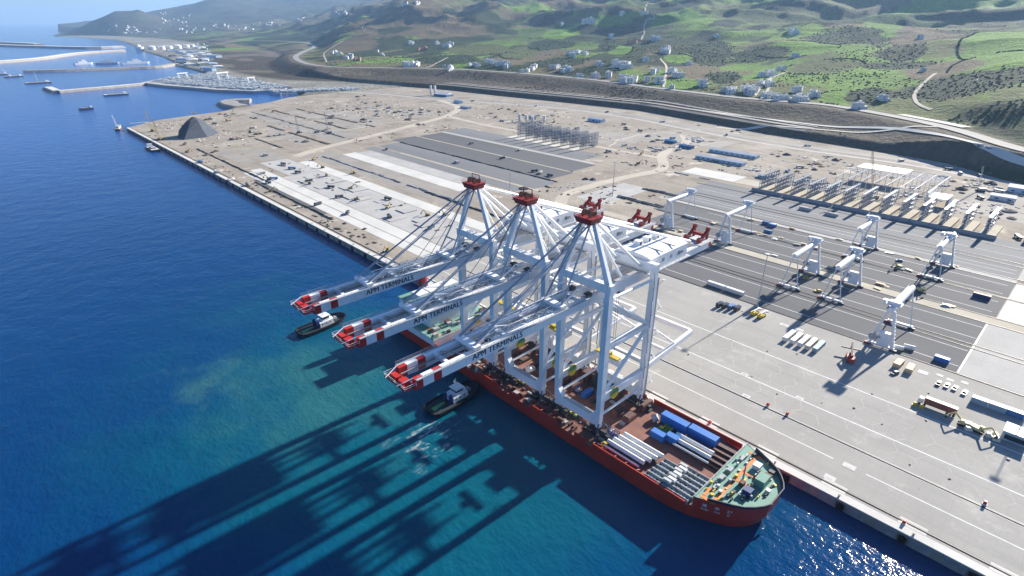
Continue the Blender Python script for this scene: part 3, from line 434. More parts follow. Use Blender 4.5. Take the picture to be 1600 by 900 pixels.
BENCH = [(660, -300, 0), (668, 60, 0), (686, 158, 0), (684, 273, 0), (690, 367, 0), (714, 489, 0), (748, 645, 0), (745, 807, 0), (706, 954, 0), (647, 1108, 0), (610, 1294, 0), (560, 1380, 0)]
ribbon('terminal_road', 'road', [(x-22, y, z) for x, y, z in BENCH], 17, .06)
ribbon('terminal_road', 'mid_concrete', [(x-47, y, z) for x, y, z in BENCH], 9, .05)
ribbon('dirt_track', 'pale_road', [(110, 735, 0), (155, 760, 0), (285, 805, 0), (400, 850, 0), (478, 885, 0), (560, 960, 0), (600, 1080, 0)], 15, .05)
ribbon('dirt_track', 'pale_road', [(194, 345, 0), (238, 372, 0), (330, 372, 0), (400, 366, 0), (470, 410, 0), (560, 430, 0), (620, 470, 0)], 13, .06)
ribbon('dirt_track', 'pale_road', [(470, 880, 0), (455, 760, 0), (452, 620, 0), (448, 480, 0), (450, 400, 0)], 10, .04)
rk = random.Random(31); M('rut', (.27, .225, .175), .95, var=.2, scale=.1)
for i in range(30):
    x, y = rk.uniform(30, 600), rk.uniform(380, 1200); a = rk.choice([0, 1.57, 1.3, .2])+rk.uniform(-.3, .3); pts = []
    for k in range(6): pts.append((min(max(x, 14), 630), min(max(y, 345), 1190), 0)); x += math.sin(a)*rk.uniform(18, 40); y += math.cos(a)*rk.uniform(18, 40); a += rk.uniform(-.35, .35)
    if all(not ((155 < p_[0] < 412 and 395 < p_[1] < 760) or (20 < p_[0] < 114 and p_[1] < 735)) for p_ in pts): ribbon('wheel_track', rk.choice(['pale_road', 'rut', 'rut']), pts, rk.uniform(2.2, 5), .0+i*.003)
for pl in TRACKS: ribbon('dirt_track', 'pale_road', [(x, y, 0) for x, y in pl], 6, .8, drape=True)
M('retaining_wall', (.42, .42, .42), .9, var=.15, scale=.05)
b = MB(); P = smooth_line(HWY[6:16], 6)
for i in range(len(P)-1):
    b.add([(P[i, 0]-16, P[i, 1], 25.6), (P[i+1, 0]-16, P[i+1, 1], 25.6), (P[i+1, 0]-22, P[i+1, 1], 12), (P[i, 0]-22, P[i, 1], 12), (P[i, 0]-15, P[i, 1], 25.6), (P[i+1, 0]-15, P[i+1, 1], 25.6), (P[i+1, 0]-15, P[i+1, 1], 12), (P[i, 0]-15, P[i, 1], 12)], [(0, 1, 2, 3), (4, 5, 1, 0), (4, 7, 6, 5)])
tag(b.build('retaining_wall', 'retaining_wall'), 'long pale sprayed-concrete retaining wall below the highway', 'wall')
# far port: breakwaters and quays standing in the sea
M('rock', (.33, .31, .285), .95, var=.35, scale=.15, scale2=.8, bump=.6)
def mole(name, pl, wd, top, label, mat='pale_concrete', cat='breakwater'):
    r = thing(name, label, cat, (pl[0][0], pl[0][1], 0)); P = smooth_line([(x-pl[0][0], y-pl[0][1], 0) for x, y in pl], 4)
    for nm, m_, w0, w1, z0, z1 in (('rock_armour', 'rock', wd*1.7, wd*.95, -9, top-1), ('deck', mat, wd*.8, wd*.78, top-1, top)):
        b = MB(); vs = []; n = len(P)
        for i in range(n):
            a = P[max(i-1, 0)]; c = P[min(i+1, n-1)]; d = np.array([c[0]-a[0], c[1]-a[1]]); d /= max(np.hypot(*d), 1e-6); nn = np.array([-d[1], d[0]])
            for k, zz in ((w0/2, z0), (w1/2, z1), (-w1/2, z1), (-w0/2, z0)): vs.append((P[i, 0]+nn[0]*k, P[i, 1]+nn[1]*k, zz))
        b.add(vs, [(4*i+j, 4*i+j+1, 4*i+5+j, 4*i+4+j) for i in range(n-1) for j in range(3)]+[(0, 3, 2, 1), (4*n-4, 4*n-3, 4*n-2, 4*n-1)])
        b.build(nm, m_, r)
    return r
mole('jetty', [(-2, 2016), (2, 1893)], 22, 2.5, 'short pale concrete jetty head with work huts', 'pale_concrete', 'jetty')
mole('jetty', [(4, 1893), (110, 1925), (215, 1965)], 14, 2, 'long thin concrete jetty joining the rubble peninsula', 'pale_concrete', 'jetty')
mole('breakwater', [(20, 2770), (140, 2720), (330, 2696), (430, 2690), (520, 2820)], 34, 3, 'dark harbour breakwater with a ship moored behind', 'concrete')
mole('breakwater', [(-160, 3330), (0, 3475), (160, 3660), (334, 4040), (480, 4230), (640, 4330)], 36, 6, 'long straight sand-coloured breakwater before the tank farm', 'pale_concrete')
mole('breakwater', [(70, 6300), (200, 5850), (330, 5480), (580, 4950), (760, 5000)], 70, 8, 'curved outer breakwater with pale head far out at sea', 'pale_concrete')
mole('breakwater', [(90, 6700), (210, 6600), (330, 6250), (400, 5900)], 60, 10, 'pale rocky outer breakwater head beyond the curved breakwater', 'pale_concrete')
mole('rock_spur', [(236, 1270), (232, 1330), (250, 1385), (290, 1370)], 36, 3, 'rubble spur with flat top jutting into the basin', 'rock', 'breakwater')
pen = [(211, 1990), (238, 1850), (274, 1745), (303, 1640), (363, 1535), (425, 1531), (470, 1590), (470, 2210), (382, 2107), (252, 2030)]
b = MB().prism(pen, -8, 2.0); o = kind(b.build('peninsula_ground', 'mid_concrete'), 'structure')
# ---------------------------------------------------------------- ship-to-shore cranes carried on the ship
M('crane_white', (.86, .865, .865), .45, var=.07, scale=.12, scale2=1.4, spec=.5)
mt = MATS['crane_white']; t = mt.node_tree; p = t.nodes['Principled BSDF']; src = p.inputs['Base Color'].links[0].from_socket
c = mix(t, math_n(t, 'MULTIPLY', noise_fac(t, .9, 5, .75, .54, .74, stretch=(1, 1, .06)), .35), src, (.46, .42, .37)); c = mix(t, math_n(t, 'MULTIPLY', noise_fac(t, .55, 5, .8, .66, .74), .5), c, (.34, .20, .12)); t.links.new(c, p.inputs['Base Color'])
M('crane_red', (.30, .018, .016), .5, var=.15)
M('safety_red', (.46, .022, .014), .5, var=.12)
M('grating', (.50, .52, .54), .6, metal=.3, var=.2)
M('stay_steel', (.44, .47, .52), .45, metal=.4, var=.12)
M('dark_steel', (.05, .052, .058), .55, var=.3)
M('letter_navy', (.008, .012, .035), .6, var=.05)
M('glass_dark', (.015, .025, .035), .12, spec=.8, var=.05)
M('reel_yellow', (.62, .44, .04), .6, var=.3, scale=1.5)
M('brown_gear', (.16, .09, .05), .6, var=.3); M('reel_green', (.03, .22, .13), .6, var=.3)
M('vent_grey', (.35, .36, .37), .6)
def rail_run(b, p, q, h=1.1, n=None, r=.07):
    p = Vector(p); q = Vector(q); L = (q-p).length; n = n or max(2, int(L/3))
    for z in (h, h*.5): b.beam(p+Vector((0, 0, z)), q+Vector((0, 0, z)), r, r)
    for i in range(n+1):
        c = p.lerp(q, i/n); b.beam(c, c+Vector((0, 0, h)), r, r)
def text_mesh(name, s, mat, parent, size, mtx, extr=.02, bold=False):
    cu = bpy.data.curves.new(name, 'FONT'); cu.body = s; cu.size = size; cu.extrude = extr; cu.space_character = 1.06
    o = bpy.data.objects.new(name, cu); COL.objects.link(o)
    dg = bpy.context.evaluated_depsgraph_get(); me = bpy.data.meshes.new_from_object(o.evaluated_get(dg)); bpy.data.objects.remove(o)
    if bold:
        import bmesh
        bm = bmesh.new(); bm.from_mesh(me); n0 = list(bm.verts)+list(bm.edges)+list(bm.faces)
        for k in (1, 2):
            g = bmesh.ops.duplicate(bm, geom=n0)['geom']; bmesh.ops.translate(bm, vec=(k*size*.028, 0, k*.004), verts=[v for v in g if isinstance(v, bmesh.types.BMVert)])
        bm.to_mesh(me); bm.free()
    me.materials.clear(); me.materials.append(MATS[mat]); me.transform(mtx)
    r = bpy.data.objects.new(name, me); COL.objects.link(r); r.parent = parent; return r
GX0, GX1, GY = -39.0, -9.5, 11.5         # rail lines and half leg spacing
BZ0, BZ1 = 62.4, 66.2                    # boom girders
def sts_crane(yc):
    """local frame: x as in the world, y about the boom axis, z above the quay"""
    r = thing('ship_to_shore_crane', 'tall white gantry crane', 'gantry crane', (0, yc, 0), 0, 'ship-to-shore cranes carried on the ship')
    def B(name, mat='crane_white', parent=r, **k):
        b = MB(); return b, (lambda: b.build(name, mat, parent, **k))
    for s in (-1, 1):
        y = s*GY
        for nm, X, w0 in (('leg', GX0, 3.0), ('leg', GX1, 2.6)):
            b, f = B(nm)
            zb = 7.2 if X == GX0 else 6.8
            b.loft([[(X-w0*.5*k, y-1.25*k, z), (X+w0*.5*k, y-1.25*k, z), (X+w0*.5*k, y+1.25*k, z), (X-w0*.5*k, y+1.25*k, z)] for z, k in ((zb, .72), (13, .82), (26, .95), (45, 1), (69.5, .9))])
            lg = f()
            b = MB()
            for k in range(9):
                z = 12+k*6.4; b.box(X-w0*.5-.9, X-w0*.5-.2, y+1.3*s, y+2.3*s, z, z+.15); b.beam((X-w0*.5-.5, y+1.8*s, z), (X-w0*.5-.5+(.3 if k % 2 else -.3), y+1.4*s, z+6.4), .45, .12)
            if X == GX1: b.build('ladder_way', 'grating', lg)
            b, f = B('bogie', 'dark_steel')
            for k in (-1, 1):
                b.box(X-.8, X+.8, y+k*3.4-2.6, y+k*3.4+2.6, 4.4, 5.6)
                for q in (-1.8, -.6, .6, 1.8): b.tube((X-.5, y+k*3.4+q, 4.1), (X+.5, y+k*3.4+q, 4.1), .5, 8)
            b.box(X-.6, X+.6, y-4.2, y+4.2, 5.6, 6.6); f()
        # frame in the crane's side plane
        b, f = B('tie_beam'); b.beam((GX0+1.5, y, 21.3), (GX1-1.3, y, 21.3), 1.9, 3.6); tb = f()
        b, f = B('tie_beam'); b.beam((GX0+1.5, y, 44.7), (GX1-1.3, y, 44.7), 1.5, 1.7); f()
        b, f = B('tie_pipe'); b.tube((GX0+1, y, 12.8), (GX1-1, y, 12.8), .55, 10); f()
        b, f = B('tie_pipe'); b.tube((GX0+1.2, y, 66.2), (GX1-1.2, y, 65.6), .62, 10); f()
        b, f = B('brace'); b.tube((GX0+1.2, y, 65.2), (GX1-1.0, y, 45.6), .75, 10); f()
        b, f = B('brace'); b.tube((GX1-1.0, y, 43.8), (GX0+1.4, y, 23.4), .8, 10); f()
        b, f = B('cable_reel', 'reel_yellow'); b.tube((GX0+7.5, y-1.5, 21.4), (GX0+7.5, y-.98, 21.4), 2.7, 24); rl = f()
        b = MB(); b.add([(GX0+7.5, y-1.53, 21.4)]+[(GX0+7.5+2.5*math.cos(a*math.pi/12), y-1.53, 21.4+2.5*math.sin(a*math.pi/12)) for a in range(0, 13)], [(0, i+1, i) for i in range(1, 13)]); b.build('reel_shield', 'reel_green', rl)
    # waterside U portal: sill with haunched corners, and landside sill
    for X, t in ((GX0, 2.6), (GX1, 2.2)):
        b, f = B('sill_beam'); b.box(X-t/2, X+t/2, -GY+1.0, GY-1.0, 8.2, 12.2)
        for s in (-1, 1): b.add([(X-t/2, s*(GY-1.0), 12.2), (X-t/2, s*(GY-3.6), 12.2), (X-t/2, s*(GY-1.0), 16.2), (X+t/2, s*(GY-1.0), 12.2), (X+t/2, s*(GY-3.6), 12.2), (X+t/2, s*(GY-1.0), 16.2)], [(0, 1, 2), (3, 5, 4), (1, 4, 5, 2)])
        sb = f(); b = MB(); b.box(X-t/2+.2, X+t/2-.2, -GY+4, GY-4, 12.21, 12.3); b.build('walkway', 'grating', sb)
        b, f = B('portal_beam'); b.box(X-1.3, X+1.3, -GY-1.4, GY+1.4, 69.4, 72.4); pb = f()
        b = MB(); rail_run(b, (X-1.2, -GY, 72.4), (X-1.2, GY, 72.4)); rail_run(b, (X+1.2, -GY, 72.4), (X+1.2, GY, 72.4)); b.build('handrail', 'grating', pb)
    b, f = B('cross_beam'); b.box(GX0+2.2, GX0+4.2, -GY+1, GY-1, 66.9, 68.8); f()
    b, f = B('cross_beam'); b.beam((GX1, -GY, 45), (GX1, GY, 45), 1.3, 1.5); f()
    b, f = B('cross_beam'); b.beam((GX1, -GY, 26), (GX1, GY, 26), 1.5, 1.9); f()
    # twin girders: boom in front of the hinge, fixed girder behind
    for s in (-1, 1):
        y = s*4.1
        bm = MB().box(-111.5, -42.4, y-.75, y+.75, BZ0, BZ1).build('boom_girder', 'crane_white', r)
        for k, (x0, x1, m_) in enumerate(((-114.4, -111.55, 'safety_red'), (-118.3, -114.45, 'crane_white'), (-121.2, -118.35, 'safety_red'))):
            MB().box(x0, x1, y-.75, y+.75, BZ0+.02*k, BZ1-.02*k).build('warning_band', m_, bm)
        b = MB(); rail_run(b, (-121, y+s*1.5, BZ1), (-43, y+s*1.5, BZ1), n=26); b.box(-121, -43, min(y+s*.8, y+s*1.7), max(y+s*.8, y+s*1.7), BZ1-.15, BZ1); b.build('walkway', 'grating', bm)
        b = MB(); b.box(-121, -43, y-s*1.15-.2, y-s*1.15+.2, BZ0+1.6, BZ0+2.0); b.build('trolley_rail', 'grating', bm)
        gd = MB().box(-42.2, 48.5, y-.75, y+.75, BZ0, BZ1).build('rear_girder', 'crane_white', r)
        b = MB(); rail_run(b, (-8, y+s*1.6, BZ1), (48, y+s*1.6, BZ1), n=18); b.box(-8, 48, min(y+s*.8, y+s*1.8), max(y+s*.8, y+s*1.8), BZ1-.15, BZ1); b.build('walkway', 'grating', gd)
        MB().box(-43.6, -41, y-1.1, y+1.1, BZ1+.0, BZ1+1.5).build('hinge', 'dark_steel', gd)
        MB().box(46.6, 48.7, y-.82, y+.82, BZ0+.2, BZ1-1.2).build('warning_band', 'safety_red', gd)
    for x in (-108, -97, -84, -71, -58, -46, -30, -15, 0, 15, 30, 44): MB().box(x-.6, x+.6, -3.3, 3.3, BZ1-1.4, BZ1-.3).build('girder_tie', 'crane_white', r)
    b, f = B('boom_bracing', 'grating')
    for i in range(13):
        x = -106+i*4.9; s = 1 if i % 2 else -1; b.beam((x, -3.3*s, BZ1-.5), (x+4.9, 3.3*s, BZ1-.5), .25, .25)
    f()
    for s in (-1, 1):
        b, f = B('boom_truss', 'crane_white')
        for i in range(9): x = -95+i*5.6; b.beam((x, s*3.0, BZ1), (x+2.8, s*3.0, BZ1+2.3), .14, .14); b.beam((x+2.8, s*3.0, BZ1+2.3), (x+5.6, s*3.0, BZ1), .14, .14)
        b.beam((-92, s*3.0, BZ1+2.3), (-47, s*3.0, BZ1+2.3), .18, .18); f()
        for k in (.6, 1.5): b, f = B('trolley_rope', 'dark_steel'); b.tube((-119, s*k, BZ1-.2), (-10, s*k, BZ1+.2), .06, 4); f()
    # text faces the neighbouring berth on the outer face of the girder
    text_mesh('lettering', 'APM TERMINALS', 'letter_navy', r, 2.85, Matrix.Translation((-99.6, -4.87, BZ0+.85)) @ Matrix.Rotation(math.pi/2, 4, 'X'), bold=True)
    # boom tip platform
    tp = MB().box(-125.2, -121.2, -5.6, 5.6, BZ0+1.6, BZ0+1.9).build('tip_platform', 'safety_red', r)
    b = MB(); rail_run(b, (-125.2, -5.6, BZ0+1.9), (-125.2, 5.6, BZ0+1.9), 1.3); rail_run(b, (-125.2, 5.6, BZ0+1.9), (-121.2, 5.6, BZ0+1.9), 1.3); rail_run(b, (-125.2, -5.6, BZ0+1.9), (-121.2, -5.6, BZ0+1.9), 1.3)
    b.beam((-126.2, -3, BZ0+3), (-121.5, -4.4, BZ1+.4), .2, .2); b.beam((-126.2, 3, BZ0+3), (-121.5, 4.4, BZ1+.4), .2, .2); b.build('handrail', 'crane_white', tp)
    b = MB(); b.box(-124.6, -122, -3.6, -1.2, BZ0+1.9, BZ0+3.6); b.box(-124.2, -122.4, .4, 3.8, BZ0+1.9, BZ0+3.2); b.beam((-124.8, -5, BZ0+2.4), (-121.6, 5, BZ0+2.4), .5, .5); b.beam((-124.8, 5, BZ0+2.2), (-121.6, -5, BZ0+2.2), .5, .5); b.build('rope_gear', 'safety_red', tp)
    # boom stay brackets and struts
    for X in (-97.5, -57):
        b, f = B('stay_bracket'); b.box(X-1.3, X+1.3, -5.3, 5.3, BZ1+.3, BZ1+1.5); f()
        for s in (-1, 1):
            b, f = B('stay_strut'); b.beam((X, s*4.1, BZ1+1.3), (X+8, s*4.1, BZ1+5.2), .45, .45); b.beam((X+8, s*4.1, BZ1+5.2), (X+14, s*4.1, BZ1), .35, .35); b.beam((X+8, s*4.1, BZ1+5.2), (X+24, s*4.1, BZ1+.3), .22, .22); f()
    # A-frame and apex
    AX, AZ = -39.4, 94.6
    for s in (-1, 1):
        b, f = B('mast'); b.beam((GX0, s*(GY-.6), 72.2), (AX, s*2.6, AZ), 1.9, 2.2, 1.2, 1.5); f()
        b, f = B('mast_stay'); b.tube((AX+1.2, s*2.6, AZ-.4), (GX1-2.5, s*6.0, 70.5), .62, 10); f()
        b, f = B('mast_stay'); b.tube((AX+1.0, s*1.5, AZ-1.4), (GX1-11.5, s*4.3, 66.8), .5, 10); f()
        for X, rr_, dy in ((-97.5, .34, 4.1), (-57, .34, 4.1)):
            b, f = B('boom_stay', 'stay_steel'); b.tube((AX-1.2, s*1.9, AZ-.5), (X, s*dy, BZ1+1.6), rr_, 8); f()
        b, f = B('hoist_rope', 'dark_steel'); b.tube((AX-1.6, s*.8, AZ+.6), (-71, s*3.2, BZ1+.6), .12, 5); f()
        b, f = B('hoist_rope', 'stay_steel'); b.tube((AX-1.4, s*1.2, AZ+.2), (-98, s*3.4, BZ1+1.4), .16, 5); f()
    b, f = B('back_pipe'); b.tube((AX+1.6, 0, AZ), (37, 0, BZ1+.6), .75, 12); f()
    ap = MB().loft([[(AX-2.8, -3.4, AZ-.6), (AX+2.4, -3.4, AZ-.6), (AX+2.4, 3.4, AZ-.6), (AX-2.8, 3.4, AZ-.6)], [(AX-3.6, -4.2, AZ+1.8), (AX+3.2, -4.2, AZ+1.8), (AX+3.2, 4.2, AZ+1.8), (AX-3.6, 4.2, AZ+1.8)]]).build('apex_platform', 'crane_red', r)
    b = MB()
    for k in (-1, 1): b.tube((AX-1, k*1.6-.3, AZ+2.9), (AX-1, k*1.6+.3, AZ+2.9), 1.25, 12); b.tube((AX+1.4, k*1.6-.3, AZ+2.6), (AX+1.4, k*1.6+.3, AZ+2.6), .9, 12)
    b.build('rope_sheave', 'brown_gear', ap)
    b = MB()
    for p, q in (((-3.5, -4.1), (3.1, -4.1)), ((3.1, -4.1), (3.1, 4.1)), ((3.1, 4.1), (-3.5, 4.1)), ((-3.5, 4.1), (-3.5, -4.1))): rail_run(b, (AX+p[0], p[1], AZ+1.8), (AX+q[0], q[1], AZ+1.8), 1.3)
    b.beam((AX+1, -2.4, AZ+1.8), (AX+1, -2.4, AZ+5.2), .25, .25); b.beam((AX+1, 2.4, AZ+1.8), (AX+1, 2.4, AZ+5.2), .25, .25); b.beam((AX+1, -2.4, AZ+5.2), (AX+1, 2.4, AZ+5.2), .3, .3); b.build('handrail', 'crane_red', ap)
    # machinery house with cambered roof
    x0, x1, y0, y1, z0, z1 = -8.8, 19.5, -8.6, 8.6, 67.2, 73.6
    h = MB().loft([[(x, y0, z0), (x, y1, z0), (x, y1, z1-.6), (x, y1*.6, z1+.25), (x, 0, z1+.55), (x, y0*.6, z1+.25), (x, y0, z1-.6)] for x in (x0, x1)]).build('machinery_house', 'crane_white', r)
    for k, x in enumerate((0, 6.6, 13.2)):
        v = MB().box(x-1.2, x+1.2, 2.2, 5.2, z1+.2, z1+2.2).build('roof_vent', 'crane_white', h); MB().box(x-1.0, x-.2, 1.9, 2.19, z1+.5, z1+2.0).build('louvre', 'dark_steel', v)
    for x in (x0+9, x0+18.5): MB().box(x-.06, x+.06, y0*.98, y1*.98, z1+.1, z1+.62).build('roof_seam', 'vent_grey', h)
    for yy in (-8.66,):
        for k in range(4): MB().box(-6+k*6, -4.2+k*6, yy, yy+.05, 69.6, 71.2).build('louvre', 'vent_grey', h)
    b = MB(); rail_run(b, (x0-1.4, y0-1.4, z0), (x1+1.4, y0-1.4, z0)); rail_run(b, (x0-1.4, y0-1.4, z0), (x0-1.4, y1+1.4, z0)); b.box(x0-1.5, x1+1.5, y0-1.5, y1+1.5, z0-.4, z0-.02); b.build('walkway', 'grating', h)
    text_mesh('lettering', 'APM', 'letter_navy', h, 2.2, Matrix.Translation((12, -8.66, 69.2)) @ Matrix.Rotation(math.pi/2, 4, 'X'))
    # rear end platform with red tackle frames
    rp = MB().box(36, 48.5, -6.4, 6.4, BZ1+.05, BZ1+.3).build('rear_platform', 'grating', r)
    b = MB(); rail_run(b, (36, -6.3, BZ1+.3), (48.4, -6.3, BZ1+.3)); rail_run(b, (48.4, -6.3, BZ1+.3), (48.4, 6.3, BZ1+.3)); rail_run(b, (36, 6.3, BZ1+.3), (48.4, 6.3, BZ1+.3)); b.build('handrail', 'crane_white', rp)
    for s in (-1, 1):
        b = MB(); b.beam((40, s*3.4, BZ1+.6), (46.5, s*3.4, BZ1+4.4), 1.1, 1.5); b.beam((46.5, s*3.4, BZ1+.3), (46.5, s*3.4, BZ1+5.2), 1.0, 1.0); b.box(38.6, 40.6, s*3.4-1, s*3.4+1, BZ1+.3, BZ1+2.2); b.tube((46.5, s*3.4-.8, BZ1+5.2), (46.5, s*3.4+.8, BZ1+5.2), .9, 10); b.build('tackle_frame', 'crane_red', rp)
    b = MB(); b.beam((44.5, -3.4, BZ1+2.6), (44.5, 3.4, BZ1+2.6), 1.2, 1.4); b.build('tackle_beam', 'crane_red', rp)
    # hatch-cover platform behind the landside legs
    for s in (-1, 1):
        b, f = B('hatch_platform_beam'); b.beam((GX1+1.3, s*(GY-.2), 22.4), (31.5, s*(GY-1.0), 24.6), 1.7, 2.4); hb = f()
        b = MB(); rail_run(b, (GX1+2, s*(GY-.2), 23.9), (31, s*(GY-1.0), 26)); b.build('handrail', 'crane_white', hb)
        b, f = B('brace'); b.tube((GX1+1, s*GY, 43.5), (16, s*(GY-.6), 24.8), .45, 8); f()
    b, f = B('hatch_platform_beam'); b.box(30.6, 32.2, -GY+1.9, GY-1.9, 23.4, 25.8); f()
    b, f = B('hatch_platform_beam'); b.box(9, 10.2, -GY+1.4, GY-1.4, 22.6, 24); f()
    # trolley and cab parked at the landside
    c = MB().box(-24, -18.6, -3.2, 3.2, BZ0-.9, BZ0+1.2).build('trolley', 'vent_grey', r)
    cb = MB().loft([[(-17.6, -1.6, z), (-14.6, -1.6, z), (-14.6, 1.6, z), (-17.6, 1.6, z)] for z in (BZ0-4.6, BZ0-1.6)]).build('operator_cab', 'crane_white', r); MB().box(-17.68, -17.61, -1.3, 1.3, BZ0-4.2, BZ0-2.4).build('window', 'glass_dark', cb)
    b = MB()
    for k in (-2.4, 2.4): b.tube((-21, k, BZ0-.9), (-21, k, 30), .09, 5); b.tube((-19.5, k, BZ0-.9), (-19.5, k, 30), .09, 5)
    b.build('hoist_rope', 'dark_steel', r)
    b = MB(); b.box(-21.6, -19, -6, 6, 28.9, 29.6); b.box(-21.2, -19.4, -1.6, 1.6, 29.6, 31); b.build('spreader', 'reel_yellow', r)
    # stair tower and lift on the landside leg, white boxes on the sills
    b, f = B('lift_shaft', 'vent_grey'); b.box(GX1+1.6, GX1+2.9, -GY-.9, -GY+.6, 8, 66); f()
    b, f = B('stair_flight', 'grating')
    for k in range(9):
        z = 9+k*6.2; s = 1 if k % 2 else -1; b.beam((GX1+4.0, -GY-2.2*s, z), (GX1+4.0, -GY+2.2*s, z+6.2), .8, .14); b.box(GX1+3.4, GX1+4.6, -GY+2.2*s-.6, -GY+2.2*s+.6, z+6.1, z+6.25)
    f()
    b, f = B('switchgear_house'); b.box(GX1-8, GX1-1.6, -4, 4, 23.2, 26.4); f()
    # sea-fastening struts on the deck
    for X in (GX0, GX1):
        for s in (-1, 1):
            b, f = B('sea_fastening', 'dark_steel'); b.tube((X-1, s*(GY+.8), 9.5), (X-5.5, s*(GY+2.5), 3.0), .28, 8); b.tube((X+1, s*(GY+.8), 9.5), (X+5.5, s*(GY+2.5), 3.0), .28, 8); b.tube((X, s*(GY-1.4), 8.6), (X+3, s*(GY-5), 3.0), .28, 8); f()
    for X in (GX0, GX1):
        for s in (-1, 1): MB().box(X-1.3, X+1.3, s*GY-6.5, s*GY+6.5, 3.0, 3.6).build('rail_stool', 'dark_steel', r)
    return r
c1 = sts_crane(123.2); index_kids()
c1['label'] = 'white ship-to-shore gantry crane nearest the ship\'s bow'
c2 = copy_tree(c1, (0, 155.6, 0), label='white ship-to-shore gantry crane standing between two others on the ship')
c3 = copy_tree(c1, (0, 188, 0), label='white ship-to-shore gantry crane nearest the ship\'s deckhouse and red funnel')
# ---------------------------------------------------------------- heavy-lift ship
M('hull_red', (.50, .036, .018), .45, var=.22, scale=.08, scale2=.8, stretch=(1, 1, .3))
M('boot_blue', (.03, .035, .06), .6, var=.3)
M('deck_rust', (.235, .105, .08), .85, var=.3, scale=.12, scale2=.9)
M('deck_green', (.16, .32, .25), .7, var=.16, scale=.15)
M('walk_orange', (.72, .22, .04), .7, var=.15)
M('ship_white', (.74, .75, .75), .5, var=.12)
M('ship_grey', (.36, .38, .40), .6, var=.2)
M('brown_steel', (.13, .06, .05), .7, var=.35)
M('cargo_blue', (.035, .17, .52), .5, var=.12, scale=.4)
M('dark_blue', (.02, .045, .17), .5, var=.2)
M('galvanised', (.46, .49, .49), .5, metal=.25, var=.2)
M('yellow_paint', (.70, .50, .03), .5, var=.2)
M('green_paint', (.04, .22, .12), .5, var=.2)
SX, SH = -25.0, 21.8          # centre line and half beam
HW = ((0, 5), (1.2, 7.6), (3, 10.2), (5.5, 12.8), (8.5, 14.6), (12, 16.3), (16, 18.2), (19.5, 19.7), (26, 21), (36, 21.6), (52, 21.8))
def outline(k, y0=43.8, y1=263):
    """plan outline of the hull, k narrows it"""
    st = [(SX+h*k, y0+d+(1-k)*105) for d, h in HW]; pt = [(SX-h*k, y0+d+(1-k)*105) for d, h in HW]
    return [(SX+SH*k, y1-8)]+st[::-1]+pt+[(SX-SH*k, y1-8), (SX-SH*.86*k, y1), (SX+SH*.86*k, y1)]
ship = thing('heavy_lift_ship', 'long red heavy-lift ship with green forecastle moored along the quay', 'ship', (0, 0, 0))
MB().loft([[(x, y, z) for x, y in outline(k)] for z, k in ((-9, .93), (-3.1, .97))], True, False).build('boot_top', 'boot_blue', ship)
MB().loft([[(x, y, z) for x, y in outline(k)] for z, k in ((-3.1, .975), (0, .99), (3.0, 1.0))], False, False).build('hull', 'hull_red', ship)
MB().poly(outline(.996), 2.9).build('main_deck', 'deck_rust', ship)
# raised bulwark lengths along the port and starboard rails
for s in (-1, 1):
    for y0, y1 in ((66, 108), (112, 118), (128.5, 144), (151, 158), (166, 180), (189, 216)): MB().box(SX+s*SH-.2, SX+s*SH+.2, y0, y1, 2.6, 5.2).build('bulwark', 'hull_red', ship)
# forecastle
FH = 19.85
fo = [(SX+FH, 64)]+[p for p in outline(1.0) if p[1] < 63.9]+[(SX-FH, 64)]
f = MB().loft([[(SX+(x-SX)*k, 64+(y-64)*k, z) for x, y in fo] for z, k in ((2.6, 1.0), (5, 1.004), (7.9, 1.012))], False, False).build('forecastle', 'hull_red', ship)
fk = [(SX+(x-SX)*1.012, 64+(y-64)*1.012) for x, y in fo]
MB().poly([(SX+(x-SX)*.992, 64+(y-64)*.992-.02) for x, y in fk], 7.8).build('forecastle_deck', 'deck_green', f)
MB().box(SX-FH*1.0, SX+FH*1.0, 63.9, 64.3, 2.9, 7.7).build('forecastle_bulkhead', 'ship_grey', f)
bw = [p for p in fk if p[1] < 60]; b = MB()
for a, c in zip(bw[:-1], bw[1:]): b.add([(a[0], a[1], 7.7), (c[0], c[1], 7.7), (SX+(c[0]-SX)*1.03, 64+(c[1]-64)*1.03, 9.4), (SX+(a[0]-SX)*1.03, 64+(a[1]-64)*1.03, 9.4), (SX+(a[0]-SX)*.985, 64+(a[1]-64)*.985, 7.7), (SX+(c[0]-SX)*.985, 64+(c[1]-64)*.985, 7.7), (SX+(c[0]-SX)*1.012, 64+(c[1]-64)*1.012, 9.4), (SX+(a[0]-SX)*1.012, 64+(a[1]-64)*1.012, 9.4)], [(0, 1, 2, 3), (5, 4, 7, 6), (3, 2, 6, 7)])
b.build('bow_bulwark', 'boot_blue', f)
for x0, x1, y0, y1 in ((-43.5, -9.5, 57.2, 58.6), (-43.6, -42.2, 58.65, 62.5), (-9.4, -8, 54, 61), (-27, -25.6, 52.5, 57.15), (-21.5, -20.1, 53, 57.15), (-41.9, -37, 61.2, 62.4)):
    MB().box(x0, x1, y0, y1, 7.8, 7.88).build('orange_walkway', 'walk_orange', f)
